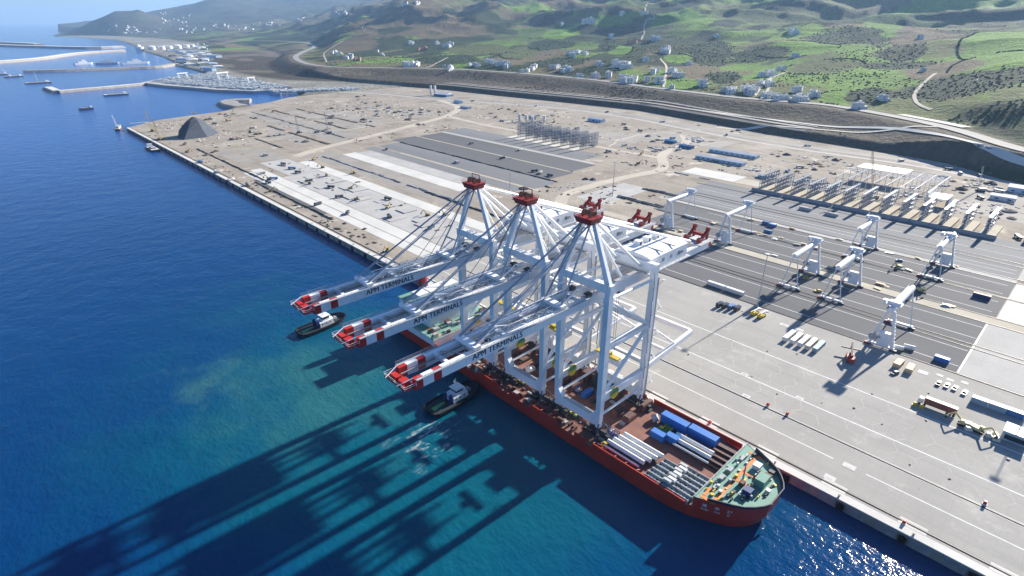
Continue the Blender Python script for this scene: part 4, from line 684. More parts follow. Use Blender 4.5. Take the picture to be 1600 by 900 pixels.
for (x, y, sx, sy, h, m_) in ((-22, 50.2, 5.2, 3.6, 3.4, 'deck_green'), (-30, 51.5, 3, 3, 2.2, 'dark_blue'), (-27.6, 54.8, 2.2, 1.6, 1.8, 'brown_steel'), (-15, 55, 3.0, 2.6, 1.8, 'ship_white'), (-17.5, 50, 2.2, 2.6, 1.6, 'brown_steel'), (-24, 46.8, 1.6, 1.6, 1.2, 'ship_white'), (-14, 50, 1.6, 2, 1.2, 'dark_steel'), (-33.5, 55, 1.4, 1.0, 1.1, 'dark_steel'), (-36, 60.8, 2.2, 1.2, 1.0, 'ship_grey'), (-30, 61.4, 2.8, 1.6, 1.3, 'ship_grey'), (-24, 61.2, 2.6, 1.6, 1.3, 'ship_grey'), (-14.5, 61, 3.4, 1.2, 1.0, 'ship_grey'), (-12, 58.6+2, 2, 1, 1.0, 'ship_grey')):
    MB().box(x-sx/2, x+sx/2, y-sy/2, y+sy/2, 7.8, 7.8+h).build('deck_locker', m_, f)
for x in (-28.4, -18.6):
    wn = MB().tube((x-1.5, 52.4, 8.5), (x+1.5, 52.4, 8.5), 1.0, 12).build('windlass', 'dark_steel', f); MB().box(x-1.9, x+1.9, 51.2, 53.6, 7.82, 8.2).build('base', 'brown_steel', wn)
fm = MB().tube((-25.5, 55.6, 7.8), (-25.5, 55.6, 16.5), .35, 8, .2).build('foremast', 'ship_grey', f); MB().beam((-27.4, 55.6, 13.5), (-23.6, 55.6, 13.5), .2, .2).build('cross_tree', 'ship_grey', fm)
for i, (x, y) in enumerate([(-40, 57), (-37, 54), (-34, 51.3), (-29, 48), (-21, 47), (-14, 49.5), (-10, 53), (-8, 58), (-26, 46.6), (-38, 60.2), (-11.6, 60.8)]):
    MB().tube((x-.5, y, 7.8), (x-.5, y, 8.7), .32, 8).tube((x+.5, y, 7.8), (x+.5, y, 8.7), .32, 8).build('bitts', 'yellow_paint' if i % 3 == 0 else 'dark_steel', f)
b = MB(); n0 = [p for p in fk if p[1] >= 54]
rail_run(b, (SX-FH, 63.6, 7.8), (SX+FH, 63.6, 7.8), 1.2, 16); b.build('handrail', 'ship_white', f)
# anchor and chain at the bow
a = thing('anchor', 'pale anchor hanging on its chain at the ship\'s red bow', 'anchor', (-30, 45, 0))
MB().beam((0, 0, 1.6), (-.4, -1.4, -2.6), .5, .5).build('shank', 'galvanised', a); MB().beam((-1.6, -1.2, -2.0), (-.4, -1.5, -2.8), .5, .6).beam((-.4, -1.5, -2.8), (.9, -1.2, -2.0), .6, .5).build('fluke', 'galvanised', a)
# ship's name at the port bow, with painted draught digits
def hull_text(s, size, y, z, nm):
    # follow the flare of the port bow
    text_mesh('ship_name', s, 'ship_white', f, size, Matrix.Translation((SX-SH*1.045+.0, y, z)) @ Matrix.Rotation(math.radians(-90), 4, 'Z') @ Matrix.Rotation(math.pi/2, 4, 'X'), .06)
def bow_letters(words, size, z):
    # letters laid along the hull's port shoulder, each placed on the curved plating
    pts = [(SX+(x-SX)*1.012, 64+(y-64)*1.012) for x, y in fo][::-1]
    pts = [(pts[0][0], 66.)]+pts
    acc = [0]
    for p, q in zip(pts[:-1], pts[1:]): acc.append(acc[-1]+math.hypot(q[0]-p[0], q[1]-p[1]))
    for u0, s in words:
        u = u0; i = max(k for k in range(len(acc)) if acc[k] <= u); i = min(i, len(pts)-2); tt = (u-acc[i])/(acc[i+1]-acc[i])
        x = pts[i][0]+(pts[i+1][0]-pts[i][0])*tt; y = pts[i][1]+(pts[i+1][1]-pts[i][1])*tt
        ang = math.atan2(pts[i+1][1]-pts[i][1], pts[i+1][0]-pts[i][0])
        text_mesh('ship_name', s, 'ship_white', f, size, Matrix.Translation((x+.35*math.sin(ang), y-.35*math.cos(ang), z)) @ Matrix.Rotation(ang, 4, 'Z') @ Matrix.Rotation(math.pi/2+.10, 4, 'X'), .05)
bow_letters([(5.2, '\u632f'), (9.4, '\u534e'), (13.6, '27')], 1.7, 5.0)
bow_letters([(5.0, 'ZHEN'), (9.4, 'HUA'), (13.8, '27')], .95, 3.6)
# stern: raised green deck, deckhouse, wheelhouse, funnel
pp = MB().box(SX-SH+.1, SX+SH-.1, 217, 262, 2.8, 6.6).build('poop', 'ship_white', ship)
MB().box(SX-SH+.3, SX+SH-.3, 217.2, 261.8, 6.6, 6.8).build('poop_deck', 'deck_green', pp); MB().box(-42, -40.6, 218, 230, 6.8, 6.88).build('orange_walkway', 'walk_orange', pp)
b = MB(); rail_run(b, (SX-SH+.3, 217.4, 6.8), (SX-SH+.3, 261, 6.8), 1.1, 22); rail_run(b, (SX-SH+.3, 217.4, 6.8), (SX+SH-.3, 217.4, 6.8), 1.1, 14); b.build('handrail', 'ship_white', pp)
d1 = MB().box(-40, -8, 228.5, 258.5, 6.8, 15.5).build('deckhouse', 'ship_white', ship); MB().box(-40.6, -7.4, 227.9, 259.1, 15.5, 15.75).build('house_deck', 'deck_green', d1)
for k in range(8): MB().box(-39.4+k*3.9, -38.2+k*3.9, 228.42, 228.49, 12.4, 13.6).build('window', 'glass_dark', d1)
for k in range(7): MB().box(-40.08, -40.01, 231.5+k*3.8, 232.7+k*3.8, 12.4, 13.6).build('window', 'glass_dark', d1)
d2 = MB().box(-38, -10, 230.5, 248.5, 15.75, 21.5).build('wheelhouse', 'ship_white', ship); MB().box(-46, -5, 230.0, 238.5, 21.5, 21.8).build('bridge_wing', 'deck_green', d2)
for k in range(11): MB().box(-37.4+k*2.5, -35.6+k*2.5, 230.42, 230.49, 18.8, 20.6).build('window', 'glass_dark', d2)
fn = MB().tube((-27, 252.5, 15.7), (-27, 252.5, 27), 2.9, 14, 2.6).build('funnel', 'crane_red', ship); MB().tube((-27, 252.5, 27.01), (-27, 252.5, 28.2), 2.2, 12).build('funnel_cap', 'dark_steel', fn)
lb = MB().box(-44.5, -36, 236.5, 244.5, 15.8, 17.2).build('lifeboat_deck', 'ship_grey', ship)
for k in (0, 1): MB().loft([[(-43.5, 237.5+k*4, 17.4), (-42.5, 236.9+k*4, 18.6), (-41.5, 237.5+k*4, 17.4)], [(-43.5, 240.1+k*4, 17.4), (-42.5, 240.7+k*4, 18.6), (-41.5, 240.1+k*4, 17.4)]]).build('lifeboat', 'walk_orange', lb)
mm = MB().tube((-24, 236.5, 21.8), (-24, 236.5, 31), .4, 8, .2).build('mainmast', 'ship_white', ship); MB().beam((-27, 236.5, 27), (-21, 236.5, 27), .25, .25).build('yard', 'ship_white', mm)
rd = random.Random(21)
for i in range(22):
    x, y = rd.uniform(-45, -6), rd.uniform(218, 227); s_, h_ = rd.uniform(.5, 1.8), rd.uniform(.5, 2.2); MB().box(x-s_, x+s_, y-s_*.7, y+s_*.7, 6.8, 6.8+h_).build('deck_locker', rd.choice(['dark_steel', 'ship_grey', 'brown_steel', 'galvanised', 'deck_green']), pp)
for i in range(80):
    x, y = rd.uniform(-42, -8), rd.uniform(46, 63); s_, h_ = rd.uniform(.2, .7), rd.uniform(.3, 1.4)
    if abs(x+25) < 4+(y-44)*.8: MB().tube((x, y, 7.8), (x, y, 7.8+h_), s_, 7).build('deck_vent', rd.choice(['dark_steel', 'ship_grey', 'yellow_paint', 'galvanised']), f)
for i in range(120):
    x = rd.uniform(-45.6, -31); y = rd.uniform(104, 214)
    if rd.random() < .35: x = rd.uniform(-30, -8)
    sx, sy = rd.uniform(.6, 2.6), rd.uniform(.6, 3.0); MB().box(x-sx/2, x+sx/2, y-sy/2, y+sy/2, 2.92, 2.92+rd.uniform(.3, 1.7)).build('deck_fitting', rd.choice(['deck_rust', 'brown_steel', 'deck_rust', 'galvanised', 'ship_grey']), ship, None)
for i in range(26): MB().loft([[(-46, 0, 2.92), (-42.4, 0, 2.92), (-46, 0, 4.9)], [(-46, .5, 2.92), (-42.4, .5, 2.92), (-46, .5, 4.9)]]).build('deck_bracket', 'deck_rust', ship, (0, 70+i*5.6+rd.uniform(-1, 1), 0))
for i in range(17):  # rows of dark blocks, added to cast shade across the deck under the cranes
    y = 106+i*6.6+rd.uniform(-1, 1)
    for x0, x1, h in ((-13.5, -5.5, rd.uniform(3.2, 6.5)), (-24, -16.5, rd.uniform(1.0, 3.2)), (-44.8, -41.8, rd.uniform(.8, 2.0))):
        if rd.random() < .8: w_ = rd.uniform(1.2, 4.2); st_ = MB().box(x0, x1-rd.uniform(0, 2), y, y+w_, 2.92, 2.92+h).build('added_shade_block', rd.choice(['brown_steel', 'brown_steel', 'deck_rust', 'dark_steel']), ship); MB().box(x0+.4, x1-2.4, y+.2, y+w_-.2, 2.92+h, 3.3+h).build('shade_block_top', 'brown_steel', st_)
# ---------------------------------------------------------------- deck cargo, each piece a thing of its own
def container(name, x, y, z, L, label, mat, rotz=0, group=None, Wd=2.44, Ht=2.6, top=None):
    r = thing(name, label, 'container', (x, y, z), rotz, group)
    body = MB().box(-Wd/2, Wd/2, -L/2, L/2, .12, Ht).build('body', mat, r)
    b = MB()
    n = int(L/.6)
    for k in range(n):
        yy = -L/2+.3+k*(L-.6)/(n-1)
        for s in (-1, 1): b.box(s*(Wd/2+.03)-.035, s*(Wd/2+.03)+.035, yy-.1, yy+.1, .3, Ht-.15)
    b.build('corrugation', mat, body)
    for sx in (-1, 1):
        for sy in (-1, 1): MB().box(sx*Wd/2-.1, sx*Wd/2+.1, sy*L/2-.1, sy*L/2+.1, 0, Ht+.05).build('corner_post', mat, r)
    if top: MB().box(-Wd/2+.1, Wd/2-.1, -L/2+.1, L/2-.1, Ht+.01, Ht+.06).build('roof', top, r)
    b = MB(); b.box(-Wd/2+.15, -.05, L/2+.01, L/2+.06, .25, Ht-.2).box(.05, Wd/2-.15, L/2+.01, L/2+.06, .25, Ht-.2)
    for q in (-.8, -.3, .3, .8): b.tube((q, L/2+.08, .3), (q, L/2+.08, Ht-.25), .03, 5)
    b.build('door', mat, r); return r
container('shipping_container', -11.2, 92.2, 3, 12.2, 'long bright blue container on the red deck beside the quay, farther from the bow', 'cargo_blue', Wd=3.6, Ht=4.6)
container('shipping_container', -10.6, 79.4, 3, 12.2, 'long bright blue container on the red deck, nearer the green forecastle', 'cargo_blue', Wd=3.6, Ht=4.6)
container('shipping_container', -22.6, 93.0, 3, 6.1, 'short blue container standing alone on the deck near yellow machinery', 'cargo_blue', Wd=3.0, Ht=3.2)
container('shipping_container', -20.2, 87.8, 3, 5.2, 'short blue container at the head of white tubes on deck', 'cargo_blue', Wd=3.0, Ht=3.2)
def cargo_tube(x, y0, y1, r_, label, z=3.9):
    t_ = thing('steel_tube', label, 'tube', (x, (y0+y1)/2, z), 0, 'white steel tubes laid on deck'); L = (y1-y0)/2
    MB().tube((0, -L, r_*1.2), (0, L, r_*1.2), r_, 14).build('barrel', 'ship_white', t_, smooth=False)
    for k in range(4): MB().box(-r_*1.3, r_*1.3, -.5, .5, -z+3, r_*.55).build('cradle', 'brown_steel', t_, (0, -L+L*2*(k+.5)/4, 0))
for i, (x, y0, y1) in enumerate(((-43.6, 88, 105), (-41, 87.4, 105), (-38.2, 86.2, 104), (-35.4, 85.2, 103.4), (-32.6, 84.2, 103))): cargo_tube(x, y0, y1, .45 if i in (0,) else .95, 'slim white steel tube at the outer edge of the deck stack' if i == 0 else '%s thick white steel tube counted from the ship\'s port rail' % ('', 'first', 'second', 'third', 'fourth')[i])
for i, (x, y0, y1) in enumerate(((-22.4, 70.5, 86), (-19.8, 71, 87), (-16.6, 71.4, 88))): cargo_tube(x, y0, y1, .45 if i == 0 else .9, ('slim white steel tube ahead of the short blue container', 'thick white steel tube between slim tube and blue containers', 'thick white steel tube directly alongside the long blue containers')[i])
for i in range(17):
    x = -44.6+(i % 6)*2.6; y = (68.6, 74.9, 81.2)[i//6]+(i % 6)*-.25
    r = thing('frame_section', 'grey galvanised crane walkway section stacked on the red deck', 'steel section', (x, y, 3.0), 0, 'grey sections stacked on deck')
    MB().box(-1.15, 1.15, -3, 3, .5, 1.5).build('floor', 'galvanised', r); b = MB()
    for s in (-1, 1): b.box(s*1.15-.08, s*1.15+.08, -3, 3, 1.5, 2.3); b.box(s*1.15-.08, s*1.15+.08, -3, 3, 0, .5)
    for k in range(5): b.box(-1.1, 1.1, -2.9+k*1.4, -2.7+k*1.4, 1.5, 1.75)
    b.build('side_frame', 'galvanised', r)
    for k in (-2.2, 2.2): MB().box(-.45, .45, k-.5, k+.5, 1.502, 1.53).build('hatch', 'dark_steel', r); 
for i in range(7):
    x = -43.4+i*1.9; y = 75.6-(i % 2)*.8; tag(MB().box(-.8, .8, -1.6, 1.6, 0, .9).box(-.6, .6, -1.4, 1.4, .9, 1.1).build('steel_crate', 'ship_white' if i % 2 else 'galvanised', None, (x, y, 5.4)), 'small pale steel crate resting on the grey deck sections', 'crate', 'pale crates on the grey sections')
for i in range(9):
    x = -21.5+i*1.7; tag(MB().box(-.25, .25, -4.4, 4.4, 0, .5).box(-.55, .55, -4.4, 4.4, .5, .6).box(-.55, .55, -4.4, 4.4, -.1, 0).build('steel_girder', 'brown_steel', None, (x, 68.9+(i % 3)*.4, 3.3+(i % 2)*.7)), 'rusty brown steel girder stowed against the forecastle', 'girder', 'rusty girders before the forecastle')
def machine(name, x, y, z, label, cat, m1, m2, seed):
    q = random.Random(seed); r = thing(name, label, cat, (x, y, z)); MB().box(-1.2, 1.2, -2, 2, .3, 1.1).build('frame', m1, r)
    b = MB()
    for k in range(4): b.tube((-1.0, -1.5+k, 1.4), (1.0, -1.5+k, 1.4), .35, 8)
    b.build('drum', m2, r); MB().box(-.5, .5, -.8, .8, 1.7, 2.4).build('motor', m1, r); return r
for i, (x, y, m1, m2, l) in enumerate(((-17.6, 94.5, 'yellow_paint', 'green_paint', 'yellow and green winch machine by the end of the blue containers'), (-15, 93, 'green_paint', 'yellow_paint', 'green winch with yellow drums close to the blue container side'), (-33, 117, 'yellow_paint', 'yellow_paint', 'yellow winch under the legs of the bow-end crane'), (-36.5, 127, 'green_paint', 'yellow_paint', 'green and yellow winch inside the bow-end crane\'s portal'), (-36, 160, 'green_paint', 'yellow_paint', 'green winch inside the middle crane\'s portal'), (-42.8, 104.8, 'yellow_paint', 'dark_steel', 'yellow machine at the crane foot beside the slim tube'))): machine('winch', x, y, 2.95, l, 'winch', m1, m2, i)
for i, (x, y, l) in enumerate(((-37.5, 106, 'dark blue lattice frame standing by the white tubes on deck'), (-34.8, 107, 'dark blue lattice frame beside the bow-end crane\'s foot'), (-22, 138, 'blue lattice frame in the shade under the bow-end crane'))):
    r = thing('lattice_frame', l, 'steel frame', (x, y, 3)); b = MB()
    for s in (-1, 1):
        for k in range(5): b.beam((s*1.2, -2.4+k*1.2, 0), (s*1.2, -2.4+k*1.2, 2.6), .16, .16)
        for z in (.1, 1.3, 2.6): b.beam((s*1.2, -2.4, z), (s*1.2, 2.4, z), .16, .16)
    for k in range(5): b.beam((-1.2, -2.4+k*1.2, 2.6), (1.2, -2.4+k*1.2, 2.6), .16, .16)
    b.build('lattice', 'dark_blue', r); MB().box(-1.0, 1.0, -2.2, 2.2, .05, .35).build('base', 'dark_blue', r)
container('shipping_container', -21, 132.5, 3, 6.1, 'blue container in the shade beneath the bow-end crane', 'cargo_blue', 1.57)
tag(MB().blob((0, 0, 1.2), 2.4, 3, .7, 9, 5).build('covered_cargo', 'ship_white', None, (-26, 165, 2.9)), 'white sheeted bundle on the deck under the middle crane', 'bundle')
tag(MB().blob((0, 0, 1.2), 2.0, 8, .9, 9, 5).build('covered_cargo', 'galvanised', None, (-13.5, 100.5, 2.9)), 'grey sheeted bundle between crane foot and blue containers', 'bundle')
# ---------------------------------------------------------------- tugs
M('tug_navy', (.012, .02, .045), .5, var=.2); M('tug_green', (.10, .34, .10), .6, var=.25); M('tug_deck', (.018, .03, .04), .7)
def tug(x, y, rot, label):
    r = thing('tugboat', label, 'tugboat', (x, y, -4), rot, 'tugboats beside the ship')
    def ol(k, e=0): return [(14.5*k*c+e, 5.6*k*s_) for c, s_ in [(1.04, 0), (1.0, .42), (.86, .74), (.6, .95), (.2, 1), (-.5, 1), (-.86, .94), (-1.0, .72), (-1.04, 0), (-1.0, -.72), (-.86, -.94), (-.5, -1), (.2, -1), (.6, -.95), (.86, -.74), (1.0, -.42)]]
    MB().loft([[(a, b_, z+(.9 if a > 6 and z > 0 else 0)) for a, b_ in ol(k)] for z, k in ((-1.5, .88), (.4, .96), (2.1, 1.0))], True, False).build('hull', 'tug_navy', r)
    dk = MB().poly(ol(.95), 1.5).build('deck', 'tug_deck', r); MB().poly([(-12.5, -1.4), (-5, .2), (-5, 1.4), (-12.5, 1.6)], 1.53).build('deck_paint', 'tug_green', dk)
    b = MB()
    ft = ol(1.02)
    for a, c in zip(ft, ft[1:]+ft[:1]): b.tube((a[0], a[1], 1.9+(.9 if a[0] > 6 else 0)), (c[0], c[1], 1.9+(.9 if c[0] > 6 else 0)), .42, 6)
    b.build('fender', 'rubber', r)
    h = MB().loft([[(-2.6, -3.4, z), (6.6-.5*q, -3.2, z), (7.6-.5*q, 0, z), (6.6-.5*q, 3.2, z), (-2.6, 3.4, z)] for z, q in ((1.5, 0), (4.4, 1))]).build('deckhouse', 'ship_white', r)
    for s in (-1, 1):
        for k in range(3): MB().box(-1.4+k*2.4, -.6+k*2.4, s*3.42-.03, s*3.42+.03, 2.9, 3.6).build('window', 'glass_dark', h)
    wh = MB().loft([[(.2-q, -2.2-q, z), (4.2+q, -1.9-q, z), (4.2+q, 1.9+q, z), (.2-q, 2.2+q, z)] for z, q in ((4.4, 0), (6.9, .25))]).build('wheelhouse', 'glass_dark', r); MB().box(-.4, 4.9, -2.7, 2.7, 6.9, 7.25).build('roof', 'ship_white', wh); MB().box(-.1, 4.5, -2.35, 2.35, 4.42, 5.3).build('dado', 'ship_white', wh)
    m = MB().tube((1.6, 0, 7.2), (1.6, 0, 12.2), .22, 6, .1).beam((1.6, -1.6, 9.6), (1.6, 1.6, 9.6), .15, .15).beam((1.6, -1, 10.8), (1.6, 1, 10.8), .12, .12).build('mast', 'ship_white', r)
    for s in (-1, 1): MB().box(-4.2, -2.8, s*2.2-.6, s*2.2+.6, 1.5, 6.0).build('funnel', 'dark_blue', r)
    MB().tube((9, -1.2, 2.6), (9, 1.2, 2.6), .9, 10).build('winch', 'vent_grey', r)
tug(-75, 290.5, math.radians(4), 'navy tugboat with white wheelhouse floating free beside the far boom tips')
tug(-63, 179.4, math.radians(2), 'navy tugboat with green deck paint pushing against the red ship')
# ---------------------------------------------------------------- automatic stacking cranes
M('asc_white', (.76, .78, .80), .45, var=.08, scale=.3)
M('brick_red', (.42, .035, .03), .55, var=.2)
def stacking_crane(x0, x1, yc, flip, label, trol):
    """x0, x1: its two rails; the side with the electric house is x0, or x1 when flip"""
    g = x1-x0; s = -1 if flip else 1
    r = thing('stacking_crane', label, 'stacking crane', ((x1 if flip else x0), yc, 0), 0, 'white stacking cranes over the yard blocks')
    def X(v): return s*v
    MBx = lambda: MB()
    for k in (-1, 1):
        b = MB(); b.beam((X(0), k*5.4, 1.6), (X(0), k*1.3, 22.6), 1.5, 1.7, 1.0, 1.2); b.build('leg', 'asc_white', r)
        b = MB(); b.tube((X(g), k*5.4, 1.4), (X(g), k*1.2, 22.4), .34, 8); b.build('thin_leg', 'asc_white', r)
    for xx in (0, g):
        sb = MB().box(X(xx)-.7, X(xx)+.7, -6.4, 6.4, .9, 2.0).build('sill_beam', 'asc_white', r)
        for k in (-1, 1):
            b = MB().box(X(xx)-.75, X(xx)+.75, k*6.0-1.7, k*6.0+1.7, .25, 1.15); b.build('bogie', 'brick_red' if k == 1 else 'dark_steel', r)
    b = MB(); n = 10
    for xx in (X(-3.2), X(g+2.6)): pass
    ring = lambda xx: [(xx, -1.35, 22.4), (xx, 1.35, 22.4), (xx, 1.5, 23.6), (xx, 1.1, 24.7), (xx, .4, 25.2), (xx, -.4, 25.2), (xx, -1.1, 24.7), (xx, -1.5, 23.6)]
    b.loft([ring(X(-3.2)), ring(X(g+2.6))] if s > 0 else [ring(X(g+2.6)), ring(X(-3.2))]); gd = b.build('girder', 'asc_white', r)
    b = MB(); rail_run(b, (X(-3), 1.9, 24.0), (X(g+2), 1.9, 24.0), 1.0, 12); b.box(min(X(-3), X(g+2)), max(X(-3), X(g+2)), 1.5, 2.2, 23.8, 24); b.build('walkway', 'grating', gd)
    h = MB().box(X(0)-1.0, X(0)+1.0, -3.6, 2.2, 2.1, 9.4).build('electric_house', 'asc_white', r); MB().box(X(0)-1.06, X(0)+1.06, 1.0, 1.9, 5.5, 7.0).build('vent', 'vent_grey', h); MB().box(X(0)-1.3, X(0)+1.3, -4, 2.6, 9.41, 9.6).build('roof', 'asc_white', h)
    MB().tube((X(-1.1), 4.6, 6.0), (X(-1.9), 4.6, 6.0), 2.0, 16).build('cable_reel', 'vent_grey', r)
    t_ = MB().box(X(trol)-2.6, X(trol)+2.6, -3.6, 3.6, 25.3, 26.0).build('trolley', 'asc_white', r)
    MB().box(X(trol)-2.2, X(trol)-.3, -3.2, 3.0, 26.0, 27.6).build('winch_house', 'asc_white', t_); MB().tube((X(trol)+.9, -2.4, 26.9), (X(trol)+.9, 2.4, 26.9), .75, 10).build('drum', 'asc_white', t_); MB().box(X(trol)-1.4, X(trol)+1.4, 3.61, 5.4, 24.4, 27.0).build('side_platform', 'asc_white', t_)
    b = MB(); rail_run(b, (X(trol)-2.5, -3.5, 26), (X(trol)+2.5, -3.5, 26), 1.1, 3); rail_run(b, (X(trol)-2.5, 3.5, 26), (X(trol)+2.5, 3.5, 26), 1.1, 3); b.build('handrail', 'asc_white', t_)
    b = MB()
    for k in range(9): b.box(X(0)+.8*s-.1, X(0)+.8*s+.8, -6+k*.42, -5.2+k*.42, 3+k*2.1, 3.12+k*2.1)
    b.beam((X(0)+.9*s, -5.8, 2), (X(0)+.9*s, -2.0, 21.8), .25, .8); b.build('ladder_way', 'asc_white', r)
    return r
stacking_crane(131.6, 166.8, 53.7, False, 'white stacking crane beside the red reach stacker', 2.0)
stacking_crane(171.6, 207.6, 119.5, True, 'white stacking crane standing beside the tall lamp mast', 3.0)
stacking_crane(171.6, 207.6, 93.2, True, 'white stacking crane sharing the second block, farther from the lamp mast', 4.0)
stacking_crane(257.5, 291.2, 108, True, 'white stacking crane with small electric house before the rack wall, amid dark strips', 6.0)
stacking_crane(257.5, 291.2, 59, True, 'white stacking crane in front of the last steel racks', 10.0)
stacking_crane(218.8, 256.4, 243, False, 'white stacking crane standing by bare dirt behind the ship cranes', 35.0)
stacking_crane(218.8, 256.4, 191, False, 'white stacking crane close to the three blue boxes', 36.0)
# ---------------------------------------------------------------- reefer racks on a raised platform
M('rack_steel', (.27, .30, .345), .45, metal=.35, var=.15)
M('wall_grey', (.33, .34, .36), .9, var=.15)
for i, y in enumerate((248, 232, 215.6, 200.2, 184.4, 168, 152.4, 135.8, 119.8, 104.7, 89.4, 74.4, 58.8)):
    pf = kind(MB().box(386.3, 424, y-15.0, y-4.2, -.05, 2.4).build('rack_platform', 'beige_concrete'), 'structure')
    MB().box(385.4, 386.2, y-16.2, y-.4, -.05, 3.3).build('front_wall', 'wall_grey', pf)
    MB().box(386.4, 388, y-15.0, y-2.0, 2.401, 2.5).build('kerb', 'pale_concrete', pf)
def rack(x, y, L, H, lv, label, group, nb=6, wd=2.3):
    r = thing('container_rack', label, 'steel rack', (x, y, 0), 0, group)
    for i in range(nb+1):
        b = MB()
        for s in (-1, 1): b.beam((L*i/nb, s*wd/2, 0), (L*i/nb, s*wd/2, H), .28, .28)
        b.build('post_frame', 'rack_steel', r)
    for k in range(lv):
        z = H*(k+1)/lv; lvl = MB().box(0, L, -wd/2+.05, wd/2-.05, z-.18, z-.02).build('gangway', 'rack_steel', r)
        b = MB(); 
        for s in (-1, 1): b.box(0, L, s*wd/2-.08, s*wd/2+.08, z-.5, z-.05); b.box(0, L, s*wd/2-.06, s*wd/2+.06, z+.5, z+.75); b.box(0, L, s*wd/2-.06, s*wd/2+.06, z-H/lv*.55, z-H/lv*.55+.3)
        b.build('edge_rail', 'rack_steel', lvl)
    b = MB()
    for i in range(0, nb, 2): b.beam((L*i/nb, -wd/2, 0), (L*(i+1)/nb, -wd/2, H), .16, .16)
    b.build('cross_brace', 'rack_steel', r); return r
proto = rack(388, 240.2, 40, 16.5, 4, 'tall grey steel rack for refrigerated containers beside the beige slab', 'steel racks on the raised platform'); index_kids()
for i, y in enumerate((224.2, 207.8, 192.4, 176.6, 160.2, 144.6, 128, 112, 96.9, 81.6, 66.6, 51)):
    copy_tree(proto, (388, y, 0), label='tall grey steel container rack, %s from the white and beige slabs' % ('second', 'third', 'fourth', 'fifth', 'sixth', 'seventh', 'eighth', 'ninth', 'tenth', 'eleventh', 'twelfth', 'thirteenth and last')[i])
proto2 = rack(413, 506, 38, 19, 5, 'open steel rack frame, first from the dirt crossing by the sheds', 'open rack frames in the unfinished yard', 6, 2.0); index_kids()
for i in range(1, 8): copy_tree(proto2, (413+i*.4, 506+i*18.1, 0), label='open steel rack frame, %s from the dirt crossing by the sheds' % ('', 'second', 'third', 'fourth', 'fifth', 'sixth', 'seventh', 'eighth and last')[i])
for i in range(8): strip('rack_base', 'pale_concrete', 404, 452, 508+i*18.1, 519+i*18.1, .04)
# building frame going up behind the racks
M('white_steel', (.72, .74, .76), .5, var=.1)
sb = thing('steel_frame_building', 'white steel building frame under construction behind the racks', 'building', (452, 108, 0))
for i in range(8):
    b = MB()
    for x in (0, 22, 44, 66, 88): b.beam((x, i*11.7, 0), (x, i*11.7, 13.5), .5, .5)
    b.beam((0, i*11.7, 13.5), (88, i*11.7, 13.5), .45, .7); b.build('portal_frame', 'white_steel', sb)
for x in (0, 22, 44, 66, 88): MB().beam((x, 0, 13.2), (x, 82, 13.2), .35, .5).build('eaves_beam', 'white_steel', sb)
for k in range(9): MB().beam((46+k*5, 0, 13.95), (46+k*5, 82, 13.95), .2, .25).build('purlin', 'white_steel', sb)
MB().box(60, 88, 34, 82, 14.1, 14.4).build('roof_sheet', 'galvanised', sb); MB().box(0, 30, -.6, -.3, 0, 13).build('wall_sheet', 'white_steel', sb); MB().box(2, 26, -16, -1, 8.5, 9.0).build('roof_sheet', 'white_steel', sb); MB().box(2, 14, -16, -15.6, 0, 8.5).build('wall_sheet', 'dark_blue', sb); MB().box(14, 26, -16, -15.7, 0, 8.5).build('wall_sheet', 'white_steel', sb)
# ---------------------------------------------------------------- lamp masts
M('mast_grey', (.50, .52, .54), .5, metal=.3)
for x, y, l in ((131.2, 122.1, 'tall grey lamp mast at the corner of the dark yard near yellow machines'), (263, 335, 'tall grey lamp mast on the pale pavement behind the cranes'), (134.5, -11, 'tall grey lamp mast near the row of white cabins'), (200, 420, 'tall grey lamp mast between unfinished yard blocks')):
    r = thing('lamp_mast', l, 'lamp mast', (x, y, 0)); MB().tube((0, 0, 0), (0, 0, 35), .45, 10, .22).build('pole', 'mast_grey', r); MB().tube((0, 0, 0), (0, 0, .5), 1.2, 10).build('footing', 'pale_concrete', r)
    h = MB().tube((0, 0, 34.6), (0, 0, 34.9), 1.5, 10).build('head_ring', 'mast_grey', r)
    for k in range(6): a = k*math.pi/3; MB().cbox((1.6*math.cos(a), 1.6*math.sin(a), 34.5), (.7, .7, .4)).build('floodlight', 'vent_grey', h)
# ---------------------------------------------------------------- containers and cabins on the apron
M('box_white', (.76, .76, .74), .55, var=.1); M('box_cream', (.70, .66, .56), .55, var=.1); M('box_bluegrey', (.27, .40, .48), .55, var=.12); M('box_brown', (.25, .085, .055), .6, var=.2); M('box_tan', (.62, .48, .30), .7, var=.12); M('site_blue', (.05, .16, .38), .55, var=.15)
for i, (m_, l) in enumerate((('box_white', 'white container at the end of the row of five'), ('box_white', 'white container second in the row of five, next to the end one'), ('box_white', 'white container in the middle of the row of five'), ('box_cream', 'cream container beside the blue-grey one in the row of five'), ('box_bluegrey', 'blue-grey container closing the row of five'))):
    container('shipping_container', 106.2, 92-i*3.95, 0, 12.2, l, m_, math.pi/2, 'row of five containers')
for i, (m_, t_, l) in enumerate((('box_bluegrey', 'box_white', 'white-roofed site cabin at the free end of the row of three'), ('box_bluegrey', 'box_white', 'white-roofed site cabin in the middle of the row of three'), ('site_blue', 'box_white', 'deep blue site cabin with white roof in the row of three'))):
    container('site_cabin', 109.3+i*.2, 6.2-i*6.4, 0, 6.1, l, m_, 0, 'row of three site cabins', 3.2, 2.9, t_)
for i, y in enumerate((153.6, 140.8)): container('shipping_container', 138.6, y, .05, 12.2, ('long white container on the yard edge, end to end with another, farther from the mast', 'long white container on the yard edge, nearer the tall lamp mast')[i], 'box_white')
container('shipping_container', 139, 27.3, .05, 6.4, 'bright blue container near the white cross line', 'cargo_blue', .0, None, 2.6, 2.7)
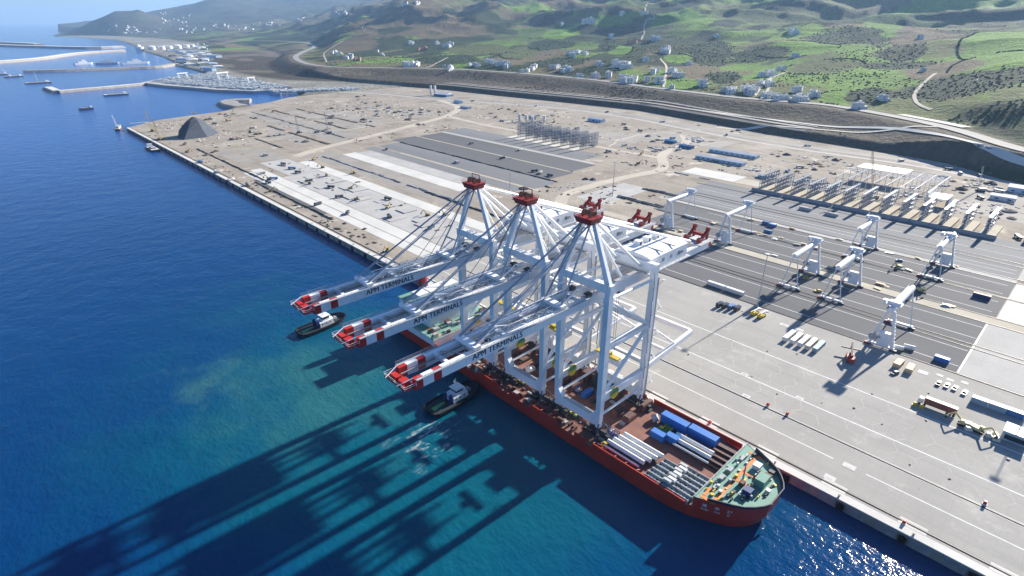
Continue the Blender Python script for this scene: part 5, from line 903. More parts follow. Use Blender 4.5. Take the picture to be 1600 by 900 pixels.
container('shipping_container', 246, 28.5, .05, 9, 'near-black container with pale top on the yard strip', 'dark_blue', 0, None, 2.6, 2.8, 'box_tan')
for i, (x, y) in enumerate(((118.6, 41.6), (117.6, 36.2))): container('packing_case', x, y, 0, 7.5, ('tan packing case beside the dark van', 'tan packing case next to white ground plates')[i], 'box_tan', math.pi/2+.1*(i-.5), None, 3.0, 2.5)
for i, (x, y) in enumerate(((289, 188), (286, 181.5), (268, 177))): container('shipping_container', x, y, .05, 6.1, ('blue container by the stacking crane, end of three', 'blue container by the stacking crane, middle of three', 'blue container set apart across the strip')[i], 'site_blue', 0, 'three blue containers by the stacking crane')
for i, (y0, y1) in enumerate(((175.5, 186.5), (152.5, 163.5))): tag(MB().box(355, 357.6, y0, y1, .02, 2.5).box(354.9, 357.7, y0-.1, y1+.1, 2.5, 2.7).build('concrete_block_wall', 'mid_concrete'), 'freestanding concrete wall segment on the yard %s' % ('opposite the third rack', 'opposite the fifth rack')[i], 'wall')
# ---------------------------------------------------------------- vehicles
M('car_paint', (.70, .70, .70), .3, var=.04, spec=.6); M('car_dark', (.05, .055, .07), .3, var=.04, spec=.6); M('tyre', (.02, .02, .02), .85)
def wheels(r, pts, rad, wd=.3):
    for x, y in pts: MB().tube((x-wd/2, y, rad), (x+wd/2, y, rad), rad, 10).build('wheel', 'tyre', r)
def car(x, y, rot, label, mat='car_paint', group=None, pick=False):
    r = thing('pickup_truck' if pick else 'car', label, 'pickup' if pick else 'car', (x, y, 0), rot, group)
    MB().loft([[(-.9, -2.3, z), (.9, -2.3, z), (.92, 2.2, z), (-.92, 2.2, z)] for z in (.35, .95)]).build('body', mat, r)
    c = MB().loft([[(-.85, -2.1 if not pick else -.3, .95), (.85, -2.1 if not pick else -.3, .95), (.85, 1.2, .95), (-.85, 1.2, .95)], [(-.7, -1.7 if not pick else -.1, 1.5), (.7, -1.7 if not pick else -.1, 1.5), (.7, .5, 1.5), (-.7, .5, 1.5)]]).build('cabin', 'glass_dark', r); MB().box(-.68, .68, -1.6 if not pick else 0, .45, 1.5, 1.56).build('roof', mat, c)
    wheels(r, ((-.85, -1.45), (.85, -1.45), (-.85, 1.4), (.85, 1.4)), .34); return r
def truck(x, y, rot, label, cabm='box_white', bed='vent_grey', L=8, group=None, load=None):
    r = thing('lorry', label, 'lorry', (x, y, 0), rot, group)
    c = MB().loft([[(-1.2, L/2-2.2, z), (1.2, L/2-2.2, z), (1.2, L/2-q, z), (-1.2, L/2-q, z)] for z, q in ((.7, 0), (1.7, 0), (2.9, .35))]).build('cab', cabm, r); MB().box(-1.1, 1.1, L/2-.28, L/2-.02, 1.75, 2.5).build('windscreen', 'glass_dark', c)
    MB().box(-.5, .5, -L/2, L/2-2.2, .7, 1.0).build('chassis', 'dark_steel', r)
    MB().loft([[(-1.2, -L/2, 1.1), (1.2, -L/2, 1.1), (1.2, L/2-2.5, 1.1), (-1.2, L/2-2.5, 1.1)], [(-1.3, -L/2-.2, 2.5), (1.3, -L/2-.2, 2.5), (1.3, L/2-2.4, 2.5), (-1.3, L/2-2.4, 2.5)]]).build('tipper_body', bed, r)
    wheels(r, [(s*1.05, yy) for s in (-1, 1) for yy in (L/2-1.2, -L/2+1.0, -L/2+2.3)], .5, .4); return r
def excavator(x, y, rot, label, mat='yellow_paint', group=None):
    r = thing('excavator', label, 'excavator', (x, y, 0), rot, group)
    for s in (-1, 1): MB().loft([[(s*1.2-.35, -2.2, .3), (s*1.2+.35, -2.2, .3), (s*1.2+.35, 2.2, .3), (s*1.2-.35, 2.2, .3)], [(s*1.2-.35, -2.0, 1.0), (s*1.2+.35, -2.0, 1.0), (s*1.2+.35, 2.0, 1.0), (s*1.2-.35, 2.0, 1.0)]]).build('track', 'tyre', r)
    MB().box(-1.35, 1.35, -2.4, 1.3, 1.1, 2.4).build('house', mat, r); c = MB().box(-1.3, -.2, .2, 1.8, 1.3, 3.1).build('cab', mat, r); MB().box(-1.2, -.3, 1.81, 1.86, 1.7, 2.9).build('window', 'glass_dark', c)
    MB().beam((.4, 1.0, 2.0), (.4, 4.2, 5.2), .45, .7).build('boom', mat, r); MB().beam((.4, 4.2, 5.2), (.4, 6.8, 2.6), .35, .55).build('stick', mat, r); MB().loft([[(-.2, 6.3, 1.2), (1.0, 6.3, 1.2), (1.0, 7.3, 1.6), (-.2, 7.3, 1.6)], [(-.2, 6.4, 2.4), (1.0, 6.4, 2.4), (1.0, 7.0, 2.6), (-.2, 7.0, 2.6)]]).build('bucket', 'dark_steel', r); return r
car(113.6, 23, 1.5, 'dark car parked at the end of a line of four', 'car_dark'); car(114.4, 19.8, 1.5, 'white car parked second, beside the dark car'); car(114.8, 16.6, 1.5, 'white pickup parked in the line of four', 'car_paint', None, True); car(113.4, 12.6, 1.5, 'white car parked apart from the other three')
car(108.5, 40.4, 1.2, 'dark van close by the tan packing cases', 'car_dark')
for i, (x, y) in enumerate(((113.5, 138), (114.5, 134.8), (115.5, 131.4), (116.5, 128))): truck(x, y, 1.55, ('dark lorry parked beside the white containers, end of four', 'dark lorry parked second of four', 'blue lorry parked third of four', 'dark lorry parked nearest the lamp mast')[i], 'car_dark' if i != 2 else 'site_blue', 'car_dark' if i != 2 else 'site_blue', 5.5, 'four parked lorries')
def lift_platform(x, y, rot, label):
    r = thing('boom_lift', label, 'boom lift', (x, y, 0), rot); MB().box(-1.3, 1.3, -3, 3, .7, 1.5).build('chassis', 'yellow_paint', r); MB().box(-1.2, 1.2, -3.2, -.4, 1.5, 2.6).build('turret', 'yellow_paint', r); MB().beam((0, -2, 2.9), (0, 5.4, 2.5), .9, .8).build('boom', 'box_cream', r); MB().box(-1.1, 1.1, 4.6, 6, 1.6, 2.7).build('basket', 'box_white', r); wheels(r, [(s*1.2, yy) for s in (-1, 1) for yy in (-2, 2)], .6, .5)
lift_platform(119, 118, 1.5+math.pi, 'yellow boom lift parked beside its twin, next to the lamp mast'); lift_platform(118.6, 113.6, 1.5+math.pi, 'yellow boom lift with white streaks parked farther from the mast')
# reach stacker
r = thing('reach_stacker', 'red reach stacker with black boom near the tan cases', 'reach stacker', (106, 60.5, 0), 1.9-math.pi)
MB().box(-1.7, 1.7, -4, 3.4, .9, 2.2).build('chassis', 'brick_red', r); MB().box(-1.7, 1.7, -4.4, -2.2, 1.2, 3.0).build('counterweight', 'brick_red', r); c = MB().box(-1, 1, -1.8, .4, 2.2, 4.2).build('cab', 'brick_red', r); MB().box(-.9, .9, .41, .46, 2.8, 4.0).build('window', 'glass_dark', c)
MB().beam((0, -3.6, 4.2), (0, 7.4, 6.6), .8, .9).build('boom', 'dark_steel', r); MB().beam((0, 7.2, 6.6), (0, 7.2, 3.6), .5, .5).build('hanger', 'dark_steel', r); MB().box(-4.5, 4.5, 6.7, 7.7, 3.0, 3.6).build('spreader', 'dark_steel', r); wheels(r, ((-1.6, 2.6), (1.6, 2.6), (-1.4, -3), (1.4, -3)), .85, .7)
# brown container on a trailer with its tractor
r = thing('container_lorry', 'articulated lorry carrying a long brown container with pale top', 'lorry', (90, 17.6, 0), 0)
MB().box(-1.2, 1.2, -6.2, 6.0, 1.2, 1.5).build('trailer', 'dark_steel', r); MB().box(-1.25, 1.25, -6.1, 6.1, 1.5, 4.2).build('container', 'box_brown', r); MB().box(-1.2, 1.2, -6.0, 6.0, 4.21, 4.3).build('roof', 'box_cream', r); MB().loft([[(-1.2, 6.5, z), (1.2, 6.5, z), (1.2, 8.6-q, z), (-1.2, 8.6-q, z)] for z, q in ((.8, 0), (2.0, 0), (3.3, .4))]).build('cab', 'box_white', r); wheels(r, [(s*1.0, yy) for s in (-1, 1) for yy in (7.6, 5.6, -3, -4.3, -5.5)], .5, .4)
for i, (x, y) in enumerate(((86, 26.4), (86.2, 23.6))): tag(MB().box(-.7, .7, -.9, .9, 0, .5).tube((0, -.6, 1.1), (0, .6, 1.1), .7, 10).build('hose_reel', 'yellow_paint', None, (x, y, .0)), 'pale yellow hose reel in front of the brown container lorry', 'hose reel', 'hose reels by the container lorry')
ylw = [(84, 7.6, 'excavator'), (84, 4, 'lift'), (83.8, .6, 'lift'), (83.6, -2.4, 'box'), (85.6, 9, 'box')]
M('pale_yellow', (.62, .55, .26), .6, var=.2)
excavator(85, 7.4, .2, 'pale yellow excavator parked between container lorry and blue cabin', 'pale_yellow'); excavator(84.4, 2.6, 2.9, 'pale yellow excavator with folded arm near the blue cabin', 'pale_yellow')
for x, y, a in ((84, -1.6, .3), (83.2, -4.2, .1), (86.4, -3, 0), (82.6, 5.4, .6)): tag(MB().box(-.9, .9, -1.3, 1.3, .1, 1.2).box(-.7, .7, -.5, 1.1, 1.2, 1.9).build('generator', 'box_cream', None, (x, y, 0), a), 'small cream generator beside the pale yellow excavators', 'generator', 'generators by the excavators')
r = thing('site_office', 'white and blue site office with striped roof at the apron', 'cabin', (89.5, -9.4, 0), .0); MB().box(-4, 4, -4.2, 4.2, .2, 4.6).build('wall', 'box_bluegrey', r); rf = MB().box(-4.2, 1, -4.4, 4.4, 4.6, 4.8).build('roof', 'box_cream', r); MB().box(1.01, 4.2, -4.4, 4.4, 4.6, 4.82).build('roof', 'box_white', r); MB().box(1.6, 2.6, -4.4, 4.4, 4.83, 4.88).build('roof_stripe', 'cargo_blue', rf); MB().box(-4.06, -4.01, -3.4, 3.4, 1.2, 3.4).build('window', 'glass_dark', r)
# small quay furniture
for x, y, l in ((36.4, 72.6, 'red capped cable post beside the landside rail'), (36, 63.6, 'red capped cable post farther along the landside rail toward the bow'), (4.9, 9.8, 'red capped cable post on the quay edge past the ship'), (5.2, 84.5, 'red capped cable post on the quay edge beside the blue containers'), (36.4, -8, 'red and white cable post at the foot of a mast shadow')):
    r = thing('cable_post', l, 'cable post', (x, y, .05)); MB().box(-.7, .7, -.7, .7, 0, .5).build('base', 'box_white', r); MB().loft([[(-.6, -.6, .5), (.6, -.6, .5), (.6, .6, .5), (-.6, .6, .5)], [(-.45, -.45, 1.7), (.45, -.45, 1.7), (.45, .45, 1.7), (-.45, .45, 1.7)]]).build('cap', 'safety_red', r)
for i, (x, y, sx, sy) in enumerate(((21.6, 33, 3.2, 4.6), (9.5, 36, 3, 4), (36.5, 83, 2.6, 3.6), (53.5, 92, 2.2, 3.4), (53.5, 65, 2, 3.4), (120.5, 31, 4, 4.4), (123.5, 24.5, 2.4, 3), (122.5, 20, 2.4, 3.2), (124.8, 14.5, 2.6, 3), (119, 100, 3, 5), (119.6, 92, 3, 5))):
    p_ = kind(MB().box(-sx/2, sx/2, -sy/2, sy/2, -.03, .05).build('pit_surround', 'pale_concrete', None, (x, y, .03)), 'structure'); MB().box(-sx/4, sx/4, -sy/4, sy/4, .06, .09).build('pit_cover', 'vent_grey', p_)
for x, y, l in ((136, 46.5, 'white bulk tank lying beside the stacking crane by the reach stacker'), (141, 42.5, 'white bulk tank lying next to another by the stacking crane')):
    r = thing('storage_tank', l, 'tank', (x, y, .05), .2); MB().tube((0, -2.6, 1.3), (0, 2.6, 1.3), 1.2, 14).build('shell', 'box_white', r); MB().box(-.9, .9, -1.8, -1.4, 0, .6).box(-.9, .9, 1.4, 1.8, 0, .6).build('saddle', 'vent_grey', r)
car(278, 83, .3, 'small blue loader on the yard strip between stacking cranes', 'site_blue'); excavator(262, 79.5, 1.2, 'pale digger beside the heap of white sheets on the yard', 'pale_yellow'); excavator(228, 58, 2.2, 'pale yellow digger on the beige strip behind the stacking crane', 'pale_yellow'); car(196, 118, 1.2, 'yellow forklift under the stacking crane by the mast', 'yellow_paint'); car(180, 104, .6, 'yellow loader left in the shade of a stacking crane', 'yellow_paint')
rd = random.Random(77)
for i in range(44):
    x, y = rd.choice([(220.5, 1), (258.5, 1), (214, 1), (262, 1), (293, 1)])[0]+rd.uniform(-3, 3), rd.uniform(30, 235)
    b = MB()
    for k in range(rd.randint(2, 4)): b.box(rd.uniform(-1.5, 0), rd.uniform(.4, 1.6), rd.uniform(-3, -1), rd.uniform(1, 3), .02+k*.3, .28+k*.3)
    tag(b.build('timber_bundle', rd.choice(['box_cream', 'box_white', 'mid_concrete', 'box_tan']), None, (x, y, .05), rd.uniform(-.5, .5)), 'pale bundle of boards lying between dark yard strips', 'boards', 'bundles left between the yard strips')
for i in range(40):
    x, y = rd.uniform(38, 118), rd.uniform(-20, 130)
    if rd.random() < .55: tag(MB().blob((0, 0, .15), rd.uniform(.25, .6), i, .5).build('stone', 'dark_steel', None, (x, y, 0)), 'small dark lump of rubble lying on the apron', 'rubble', 'scattered lumps on the apron')
# ---------------------------------------------------------------- building site beyond the finished yard
M('gravel_dark', (.10, .105, .115), .95, var=.25, scale=.3, bump=.5); M('soil', (.26, .20, .145), .95, var=.3, scale=.2, bump=.5); M('soil_dark', (.13, .11, .095), .95, var=.35, scale=.3, bump=.5); M('shed_blue', (.45, .58, .72), .5, var=.12); M('slate_gravel', (.075, .088, .11), .95, var=.2, scale=.3, bump=.4); M('pile_grey', (.30, .31, .33), .8, var=.25); M('mustard', (.36, .27, .10), .6, var=.2); M('teal_roof', (.05, .35, .60), .5, var=.1)
tag(MB().heap((0, 0, 0), 38, 26, 27, 5, 7, .5).build('gravel_heap', 'slate_gravel', None, (66, 990, 0)), 'tall dark grey gravel heap near the quay corner', 'gravel heap')
rd = random.Random(99)
HEAPS = [(141, 965), (133, 918), (144, 885), (102, 925), (34, 830), (188, 1104), (165, 830), (429, 988), (434, 1044), (463, 1155), (387, 1063), (401, 902), (508, 1275), (369, 835), (492, 927), (476, 885), (799, 580), (728, 487), (709, 428), (547, 455), (480, 355), (20, 560), (14, 520), (17, 470), (24, 430), (15, 400), (12, 610), (13, 700), (240, 900), (262, 960), (300, 1010), (330, 930), (210, 1000), (180, 1180), (120, 1150), (80, 1090), (350, 1120), (400, 1180), (440, 930), (455, 960), (470, 985), (425, 945), (410, 1010), (300, 385), (210, 400), (190, 395), (470, 330), (560, 350), (580, 300), (600, 250), (560, 240), (520, 225), (500, 250), (470, 220), (610, 190), (560, 160), (590, 120), (540, 100), (610, 90), (480, 60), (470, 40), (520, 30), (640, 700), (610, 740), (580, 800), (560, 850), (610, 870), (540, 700), (500, 640), (480, 600), (600, 560), (570, 500)]
protoh = [MB().heap((0, 0, 0), 1, .7, .42, k, 10) for k in range(6)]
hm = [[p.mesh('rubble_heap', m_) for m_ in ('soil', 'soil_dark', 'gravel_dark')] for p in protoh]
for i, (x, y) in enumerate(HEAPS):
    for k in range(rd.randint(2, 4)):
        m_ = rd.choice([0, 1, 1, 2]); o = bpy.data.objects.new('rubble_heap', hm[rd.randrange(6)][m_]); COL.objects.link(o)
        s = rd.uniform(2.5, 7.5)*(1 if x > 30 else .45); o.location = (x+rd.uniform(-14, 14)*(1 if x > 30 else .3), y+rd.uniform(-16, 16), -.05); o.scale = (s, s*rd.uniform(.8, 2), s*rd.uniform(.6, 1.1)); o.rotation_euler.z = rd.uniform(0, 3.1)
        tag(o, ('sandy brown spoil heap on the dirt site', 'dark brown spoil heap on the dirt site', 'dark grey gravel pile on the dirt site')[m_], 'heap', ('brown spoil heaps', 'dark spoil heaps', 'gravel piles')[m_]+' on the site')
# rows of stacked stone and steel piles laid along the future crane tracks
for x, y0, y1, m_, wd in ((222, 800, 1180, 'pile_grey', 3), (262, 880, 1178, 'soil_dark', 5), (306, 865, 1164, 'soil_dark', 4), (136, 420, 725, 'pile_grey', 2.6), (133, 330, 478, 'dark_trench', 2.2), (31, 640, 877, 'dark_trench', 2), (20, 460, 640, 'dark_trench', 1.6), (308, 290, 330, 'dark_trench', 3), (312, 290, 330, 'pile_grey', 2), (264, 277, 330, 'dark_trench', 3), (268, 277, 330, 'pile_grey', 2), (180, 780, 1000, 'soil_dark', 6), (120, 800, 900, 'soil_dark', 4), (395, 300, 345, 'pile_grey', 3), (240, 400, 408, 'dark_trench', 2), (262.6, 410, 722, 'dark_trench', 1.4), (310, 430, 432, 'dark_trench', 2)):
    r = thing('track_trench', {'pile_grey': 'row of grey precast track beams laid end to end on dirt', 'soil_dark': 'long low bank of dark spoil beside a future track', 'dark_trench': 'dark open drain trench with low concrete sides'}[m_], 'trench', (x, y0, 0), 0, {'pile_grey': 'rows of precast beams', 'soil_dark': 'spoil banks', 'dark_trench': 'open trenches'}[m_]); q = random.Random(int(x+y0)); yy = 0
    while yy < y1-y0:
        L = min(q.uniform(9, 22), y1-y0-yy)
        if q.random() < .9: b = MB().loft([[(-wd/2, yy, 0), (wd/2, yy, 0), (wd*.3, yy+.2, q.uniform(.3, 1.2)), (-wd*.3, yy+.2, q.uniform(.3, 1.2))], [(-wd/2, yy+L-.4, 0), (wd/2, yy+L-.4, 0), (wd*.3, yy+L-.6, q.uniform(.3, 1.2)), (-wd*.3, yy+L-.6, q.uniform(.3, 1.2))]]); b.build('segment', m_, r)
        yy += L
# vehicles at work: built once, then copied
tp = truck(7, 782, .1, 'blue tipper lorry on the dirt strip by the quay', 'site_blue', 'site_blue', 9, 'blue lorries on the site'); wp = truck(4, 712, .2, 'white tipper lorry on the dirt strip by the quay', 'box_white', 'vent_grey', 9, 'white lorries on the site'); ep = excavator(36, 640, .7, 'mustard excavator at work on the unfinished paving', 'mustard', 'mustard excavators on the site'); dp = truck(29, 625, .2, 'dark grey lorry on the unfinished paving', 'car_dark', 'car_dark', 8, 'dark lorries on the site'); index_kids()
PL = [(40, 637, 0), (3, 664, 1), (8, 630, 3), (39, 670, 1), (76, 670, 0), (73, 647, 3), (117, 698, 2), (31, 511, 3), (38, 466, 3), (83, 767, 1), (106, 651, 2), (297, 538, 3), (278, 461, 3), (277, 450, 1), (276, 434, 3), (619, 646, 0), (628, 590, 3), (596, 534, 3), (576, 462, 0), (508, 410, 1), (463, 257, 1), (495, 256, 0), (526, 254, 1), (644, 128, 3), (629, 113, 0), (634, 96, 3), (566, 68, 1), (522, 76, 3), (404, 31, 3), (133, 1232, 2), (90, 1060, 2), (150, 990, 1), (141, 930, 2), (60, 590, 2), (70, 560, 3), (82, 540, 2), (58, 520, 3), (66, 500, 2), (90, 480, 3), (74, 455, 2), (60, 430, 3), (88, 410, 2), (70, 380, 3), (100, 400, 2), (64, 600, 3), (90, 610, 2), (78, 700, 3), (120, 600, 2), (220, 690, 3), (240, 560, 1), (330, 640, 3), (350, 560, 1), (430, 470, 0), (450, 430, 2), (400, 400, 2), (480, 480, 1), (540, 620, 1), (560, 690, 3), (590, 760, 1), (600, 830, 2), (500, 760, 0), (520, 800, 2), (480, 950, 1), (440, 1080, 2), (380, 980, 3), (300, 1090, 1), (250, 1150, 2), (210, 880, 3), (160, 900, 1), (28, 920, 3), (14, 860, 2), (18, 590, 2), (668, 300, 1), (662, 420, 3), (700, 560, 1), (722, 700, 3), (655, 180, 1), (648, 90, 3), (690, 860, 1), (640, 1010, 3), (120, 1080, 3), (170, 1160, 1), (12, 320, 3), (15, 360, 2)]
LB = ['blue tipper lorry at work on the dirt site', 'white tipper lorry at work on the dirt site', 'mustard excavator at work on the dirt site', 'dark grey lorry at work on the dirt site']
for x, y, k in PL: copy_tree((tp, wp, ep, dp)[k], (x, y, .05), rd.uniform(0, 6.2), LB[k])
# loose debris lying about the site, far too much to count
def debris(name, mat, zones, n, seed, smin, smax, label):
    q_ = random.Random(seed); b = MB()
    for i in range(n):
        zx0, zx1, zy0, zy1 = q_.choice(zones); x, y = q_.uniform(zx0, zx1), q_.uniform(zy0, zy1)
        if float(vnoise(np.array([x/22.]), np.array([y/22.]), seed)[0]) < .5: continue
        s = q_.uniform(smin, smax); a = q_.uniform(0, 3.1); ca, sa = math.cos(a), math.sin(a); L = s*q_.uniform(1, 3.5); h = s*q_.uniform(.3, .9)
        c_ = [(x+ca*u*L-sa*v*s, y+sa*u*L+ca*v*s) for u, v in ((-1, -1), (1, -1), (1, 1), (-1, 1))]; k_ = q_.uniform(.4, .95)
        b.add([(px, py, -.05) for px, py in c_]+[(x+(px-x)*k_, y+(py-y)*k_, h) for px, py in c_], [(4, 5, 6, 7), (0, 1, 5, 4), (1, 2, 6, 5), (2, 3, 7, 6), (3, 0, 4, 7)])
    o = kind(b.build(name, mat), 'stuff'); o['label'] = label
ZONES = [(330, 520, 900, 1250), (330, 520, 900, 1250), (120, 330, 800, 1200), (40, 120, 860, 1180), (440, 640, 380, 700), (440, 620, 180, 320), (440, 620, 20, 100), (480, 680, 700, 1000), (8, 20, 330, 1050), (52, 112, 340, 720), (220, 300, 290, 400), (380, 450, 350, 480), (190, 410, 760, 800)]
debris('dark_debris', 'soil_dark', ZONES, 1500, 61, .3, 1.1, 'dark loose debris strewn over the building site'); debris('pale_debris', 'pale_concrete', ZONES[:8], 1100, 62, .3, 1.2, 'pale loose debris and slabs strewn over the building site'); debris('steel_stock', 'pile_grey', [(360, 470, 960, 1130), (470, 620, 420, 470), (440, 480, 180, 320), (470, 600, 60, 140), (500, 600, 690, 760)], 900, 63, .4, 1.8, 'grey heaps of steel and formwork on the building site')
# sheds and plant
def shed(x, y, L, wd, h, label, wall='shed_blue', roof='box_white', rot=0):
    r = thing('long_shed', label, 'shed', (x, y, 0), rot); MB().box(-wd/2, wd/2, -L/2, L/2, 0, h).build('wall', wall, r)
    MB().loft([[(-wd/2-.3, yy, h), (wd/2+.3, yy, h), (0, yy, h+wd*.16)] for yy in (-L/2-.3, L/2+.3)]).build('roof', roof, r)
    n = max(2, int(L/7))
    for k in range(n):
        for s in (-1, 1): MB().box(s*(wd/2+.03)-.03, s*(wd/2+.03)+.03, -L/2+(k+.3)*L/n, -L/2+(k+.6)*L/n, 1.1, 2.3).build('window', 'glass_dark', r)
    MB().box(-.9, .9, -L/2-.08, -L/2-.01, 0, 2.2).build('door', 'vent_grey', r); return r
shed(487, 337, 64, 11, 3.6, 'long white-roofed site shed nearer the container racks'); shed(538, 345, 66, 11, 3.6, 'long white-roofed site shed behind its twin, with air units')
shed(446, 262, 11, 7, 3.2, 'small white cabin in the shade of the first rack'); shed(623, 646, 30, 12, 5, 'pale blue shed beside the terminal road'); shed(548, 448, 16, 8, 3.4, 'turquoise-roofed shed on the dirt site', 'site_blue', 'teal_roof'); shed(532, 412, 20, 8, 3.4, 'blue shed with blue roof near the dirt road', 'site_blue', 'site_blue'); shed(534, 60, 20, 10, 4, 'white shed near the end of the site by the road', 'box_white'); shed(583, 50, 26, 14, 5, 'blue-walled shed beyond the last rack', 'shed_blue'); shed(404, 22, 8, 26, 3.6, 'long blue-grey cabin beside the last rack platform', 'box_bluegrey', 'box_white'); shed(655, 1135, 40, 26, 5, 'dark blue pond-side shed near silos', 'site_blue', 'box_white', .2); shed(600, 1010, 22, 10, 4, 'turquoise shed by the end of the dirt road', 'shed_blue', 'teal_roof'); shed(560, 935, 26, 9, 4, 'pale blue shed at the crossing of dirt tracks', 'shed_blue')
M('silo_white', (.72, .73, .73), .5, var=.1)
for x, y, h, l in ((644, 1170, 22, 'tall white cement silo by the road, first of a pair'), (651, 1163, 22, 'tall white cement silo by the road, second of a pair'), (522, 738, 13, 'white silo of the concrete plant with hopper'), (530, 730, 12, 'white silo beside the concrete plant hopper'), (545, 700, 12, 'white silo standing apart at the concrete plant'), (528, 712, 11, 'short white silo at the concrete plant centre')):
    r = thing('silo', l, 'silo', (x, y, 0)); MB().tube((0, 0, 3.5), (0, 0, h), 2.6, 14).tube((0, 0, 1.4), (0, 0, 3.5), .6, 14, 2.6).build('shell', 'silo_white', r)
    for a in range(4): MB().beam((2*math.cos(a*1.57+.7), 2*math.sin(a*1.57+.7), 0), (2*math.cos(a*1.57+.7), 2*math.sin(a*1.57+.7), 4), .3, .3).build('leg', 'vent_grey', r)
r = thing('concrete_plant', 'grey concrete batching plant with conveyor among silos', 'batching plant', (536, 720, 0)); MB().box(-4, 4, -5, 5, 4, 11).build('mixer_house', 'vent_grey', r); MB().beam((4, 0, 9), (22, -14, 1), 1.4, .8).build('conveyor', 'pile_grey', r)
for s in (-3, 3): MB().beam((s, -4, 0), (s, -4, 4), .5, .5).beam((s, 4, 0), (s, 4, 4), .5, .5).build('leg_pair', 'vent_grey', r)
# crawler cranes with lattice jibs
def lattice(b, p, q, w_):
    p = Vector(p); q = Vector(q); d = (q-p).normalized(); a = d.cross(Vector((0, 0, 1)))
    a = a.normalized() if a.length > .01 else Vector((1, 0, 0)); c = a.cross(d); n = max(4, int((q-p).length/3)); cs = [a*w_/2+c*w_/2, -a*w_/2+c*w_/2, -a*w_/2-c*w_/2, a*w_/2-c*w_/2]
    for k in cs: b.beam(p+k, q+k, .16, .16)
    for i in range(n):
        for j in range(4): b.beam(p.lerp(q, i/n)+cs[j], p.lerp(q, (i+1)/n)+cs[(j+1) % 4], .1, .1)
def crawler(x, y, rot, J, ang, label, mat='mustard', z=0):
    r = thing('crawler_crane', label, 'crane', (x, y, z), rot)
    for s in (-1, 1): MB().box(s*2.2-.5, s*2.2+.5, -3.6, 3.6, 0, 1.2).build('track', 'tyre', r)
    MB().box(-1.8, 1.8, -4.4, 2.2, 1.3, 3.6).build('house', mat, r); b = MB(); lattice(b, (0, 2, 2.2), (0, 2+J*math.cos(ang), 2.2+J*math.sin(ang)), 1.2); b.build('jib', mat, r)
    MB().tube((0, -3.5, 3.6), (0, 2+J*math.cos(ang), 2.2+J*math.sin(ang)), .1, 5).build('pendant', 'dark_steel', r); MB().tube((0, 2+J*math.cos(ang), 2.2+J*math.sin(ang)), (0, 2+J*math.cos(ang), 6), .08, 5).build('hoist_rope', 'dark_steel', r); return r
crawler(24, 1075, .4, 30, 1.4, 'crawler crane with upright jib near the quay corner'); crawler(12, 985, .2, 30, 1.35, 'crawler crane with tall jib beside the piling barge'); crawler(150, 1100, -1.2, 22, .9, 'crawler crane with slanting jib behind the gravel heap'); crawler(447, 150, -.5, 44, 1.25, 'brown crawler crane with long jib inside the steel building frame', 'box_tan'); crawler(556, 82, .5, 24, 1.45, 'crawler crane with upright lattice mast behind the last racks', 'galvanised'); crawler(190, 900, .3, 26, 1.5, 'crawler crane with thin upright jib amid spoil heaps', 'pile_grey'); crawler(222, 860, .8, 30, 1.5, 'crawler crane with thin upright jib by the dirt track', 'pile_grey')
# ---------------------------------------------------------------- boats
def work_barge(x, y, rot, L, label, hull='dark_steel', crane_=False, load='pale_concrete', tower=False):
    r = thing('work_barge', label, 'barge', (x, y, -4), rot); wd = L*.3
    MB().loft([[(-L/2+q, -wd/2, z), (L/2-q, -wd/2, z), (L/2-q, wd/2, z), (-L/2+q, wd/2, z)] for z, q in ((-1, 2.5), (1, .3), (2.6, 0))]).build('hull', hull, r); MB().box(-L/2+.6, L/2-.6, -wd/2+.5, wd/2-.5, 2.6, 2.8).build('deck', load, r)
    MB().box(L*.3, L*.42, -wd*.3, wd*.3, 2.8, 6.5).build('deckhouse', 'ship_white', r); MB().box(-L*.3, L*.15, -wd*.25, wd*.25, 2.8, 4.2).build('deck_load', 'pile_grey', r)
    if tower: b = MB(); lattice(b, (0, 0, 2.8), (0, 0, 34), 2.6); b.build('piling_tower', 'ship_white', r)
    if crane_: b = MB(); lattice(b, (-L*.2, 0, 4), (-L*.2-14, 0, 26), 1.6); b.build('jib', 'ship_white', r); MB().box(-L*.25, -L*.12, -2.4, 2.4, 2.8, 7).build('crane_house', 'ship_white', r)
    return r
work_barge(100, 1738, .05, 52, 'flat barge with pale deck load adrift in the basin', 'dark_steel', load='box_white'); work_barge(-2, 1486, .15, 26, 'dark tug-like workboat alone on open water', 'tug_navy', load='brown_steel'); work_barge(0, 2245, .1, 62, 'piling barge with a tall central tower off the jetty', 'dark_steel', tower=True); work_barge(-30, 2560, .2, 48, 'crane barge with a leaning white jib off the dark breakwater', 'tug_navy', True); work_barge(-60, 2700, .1, 50, 'dark barge moored beside the crane barge', 'dark_steel'); work_barge(-8, 1160, 1.2, 24, 'dark red barge at the quay corner with jib', 'brown_steel', True); work_barge(-11, 935, 1.57, 36, 'brown barge moored against the unfinished quay', 'brown_steel')
work_barge(170, 2765, 0, 70, 'long dark grey ship moored behind the breakwater', 'dark_steel', load='pile_grey')
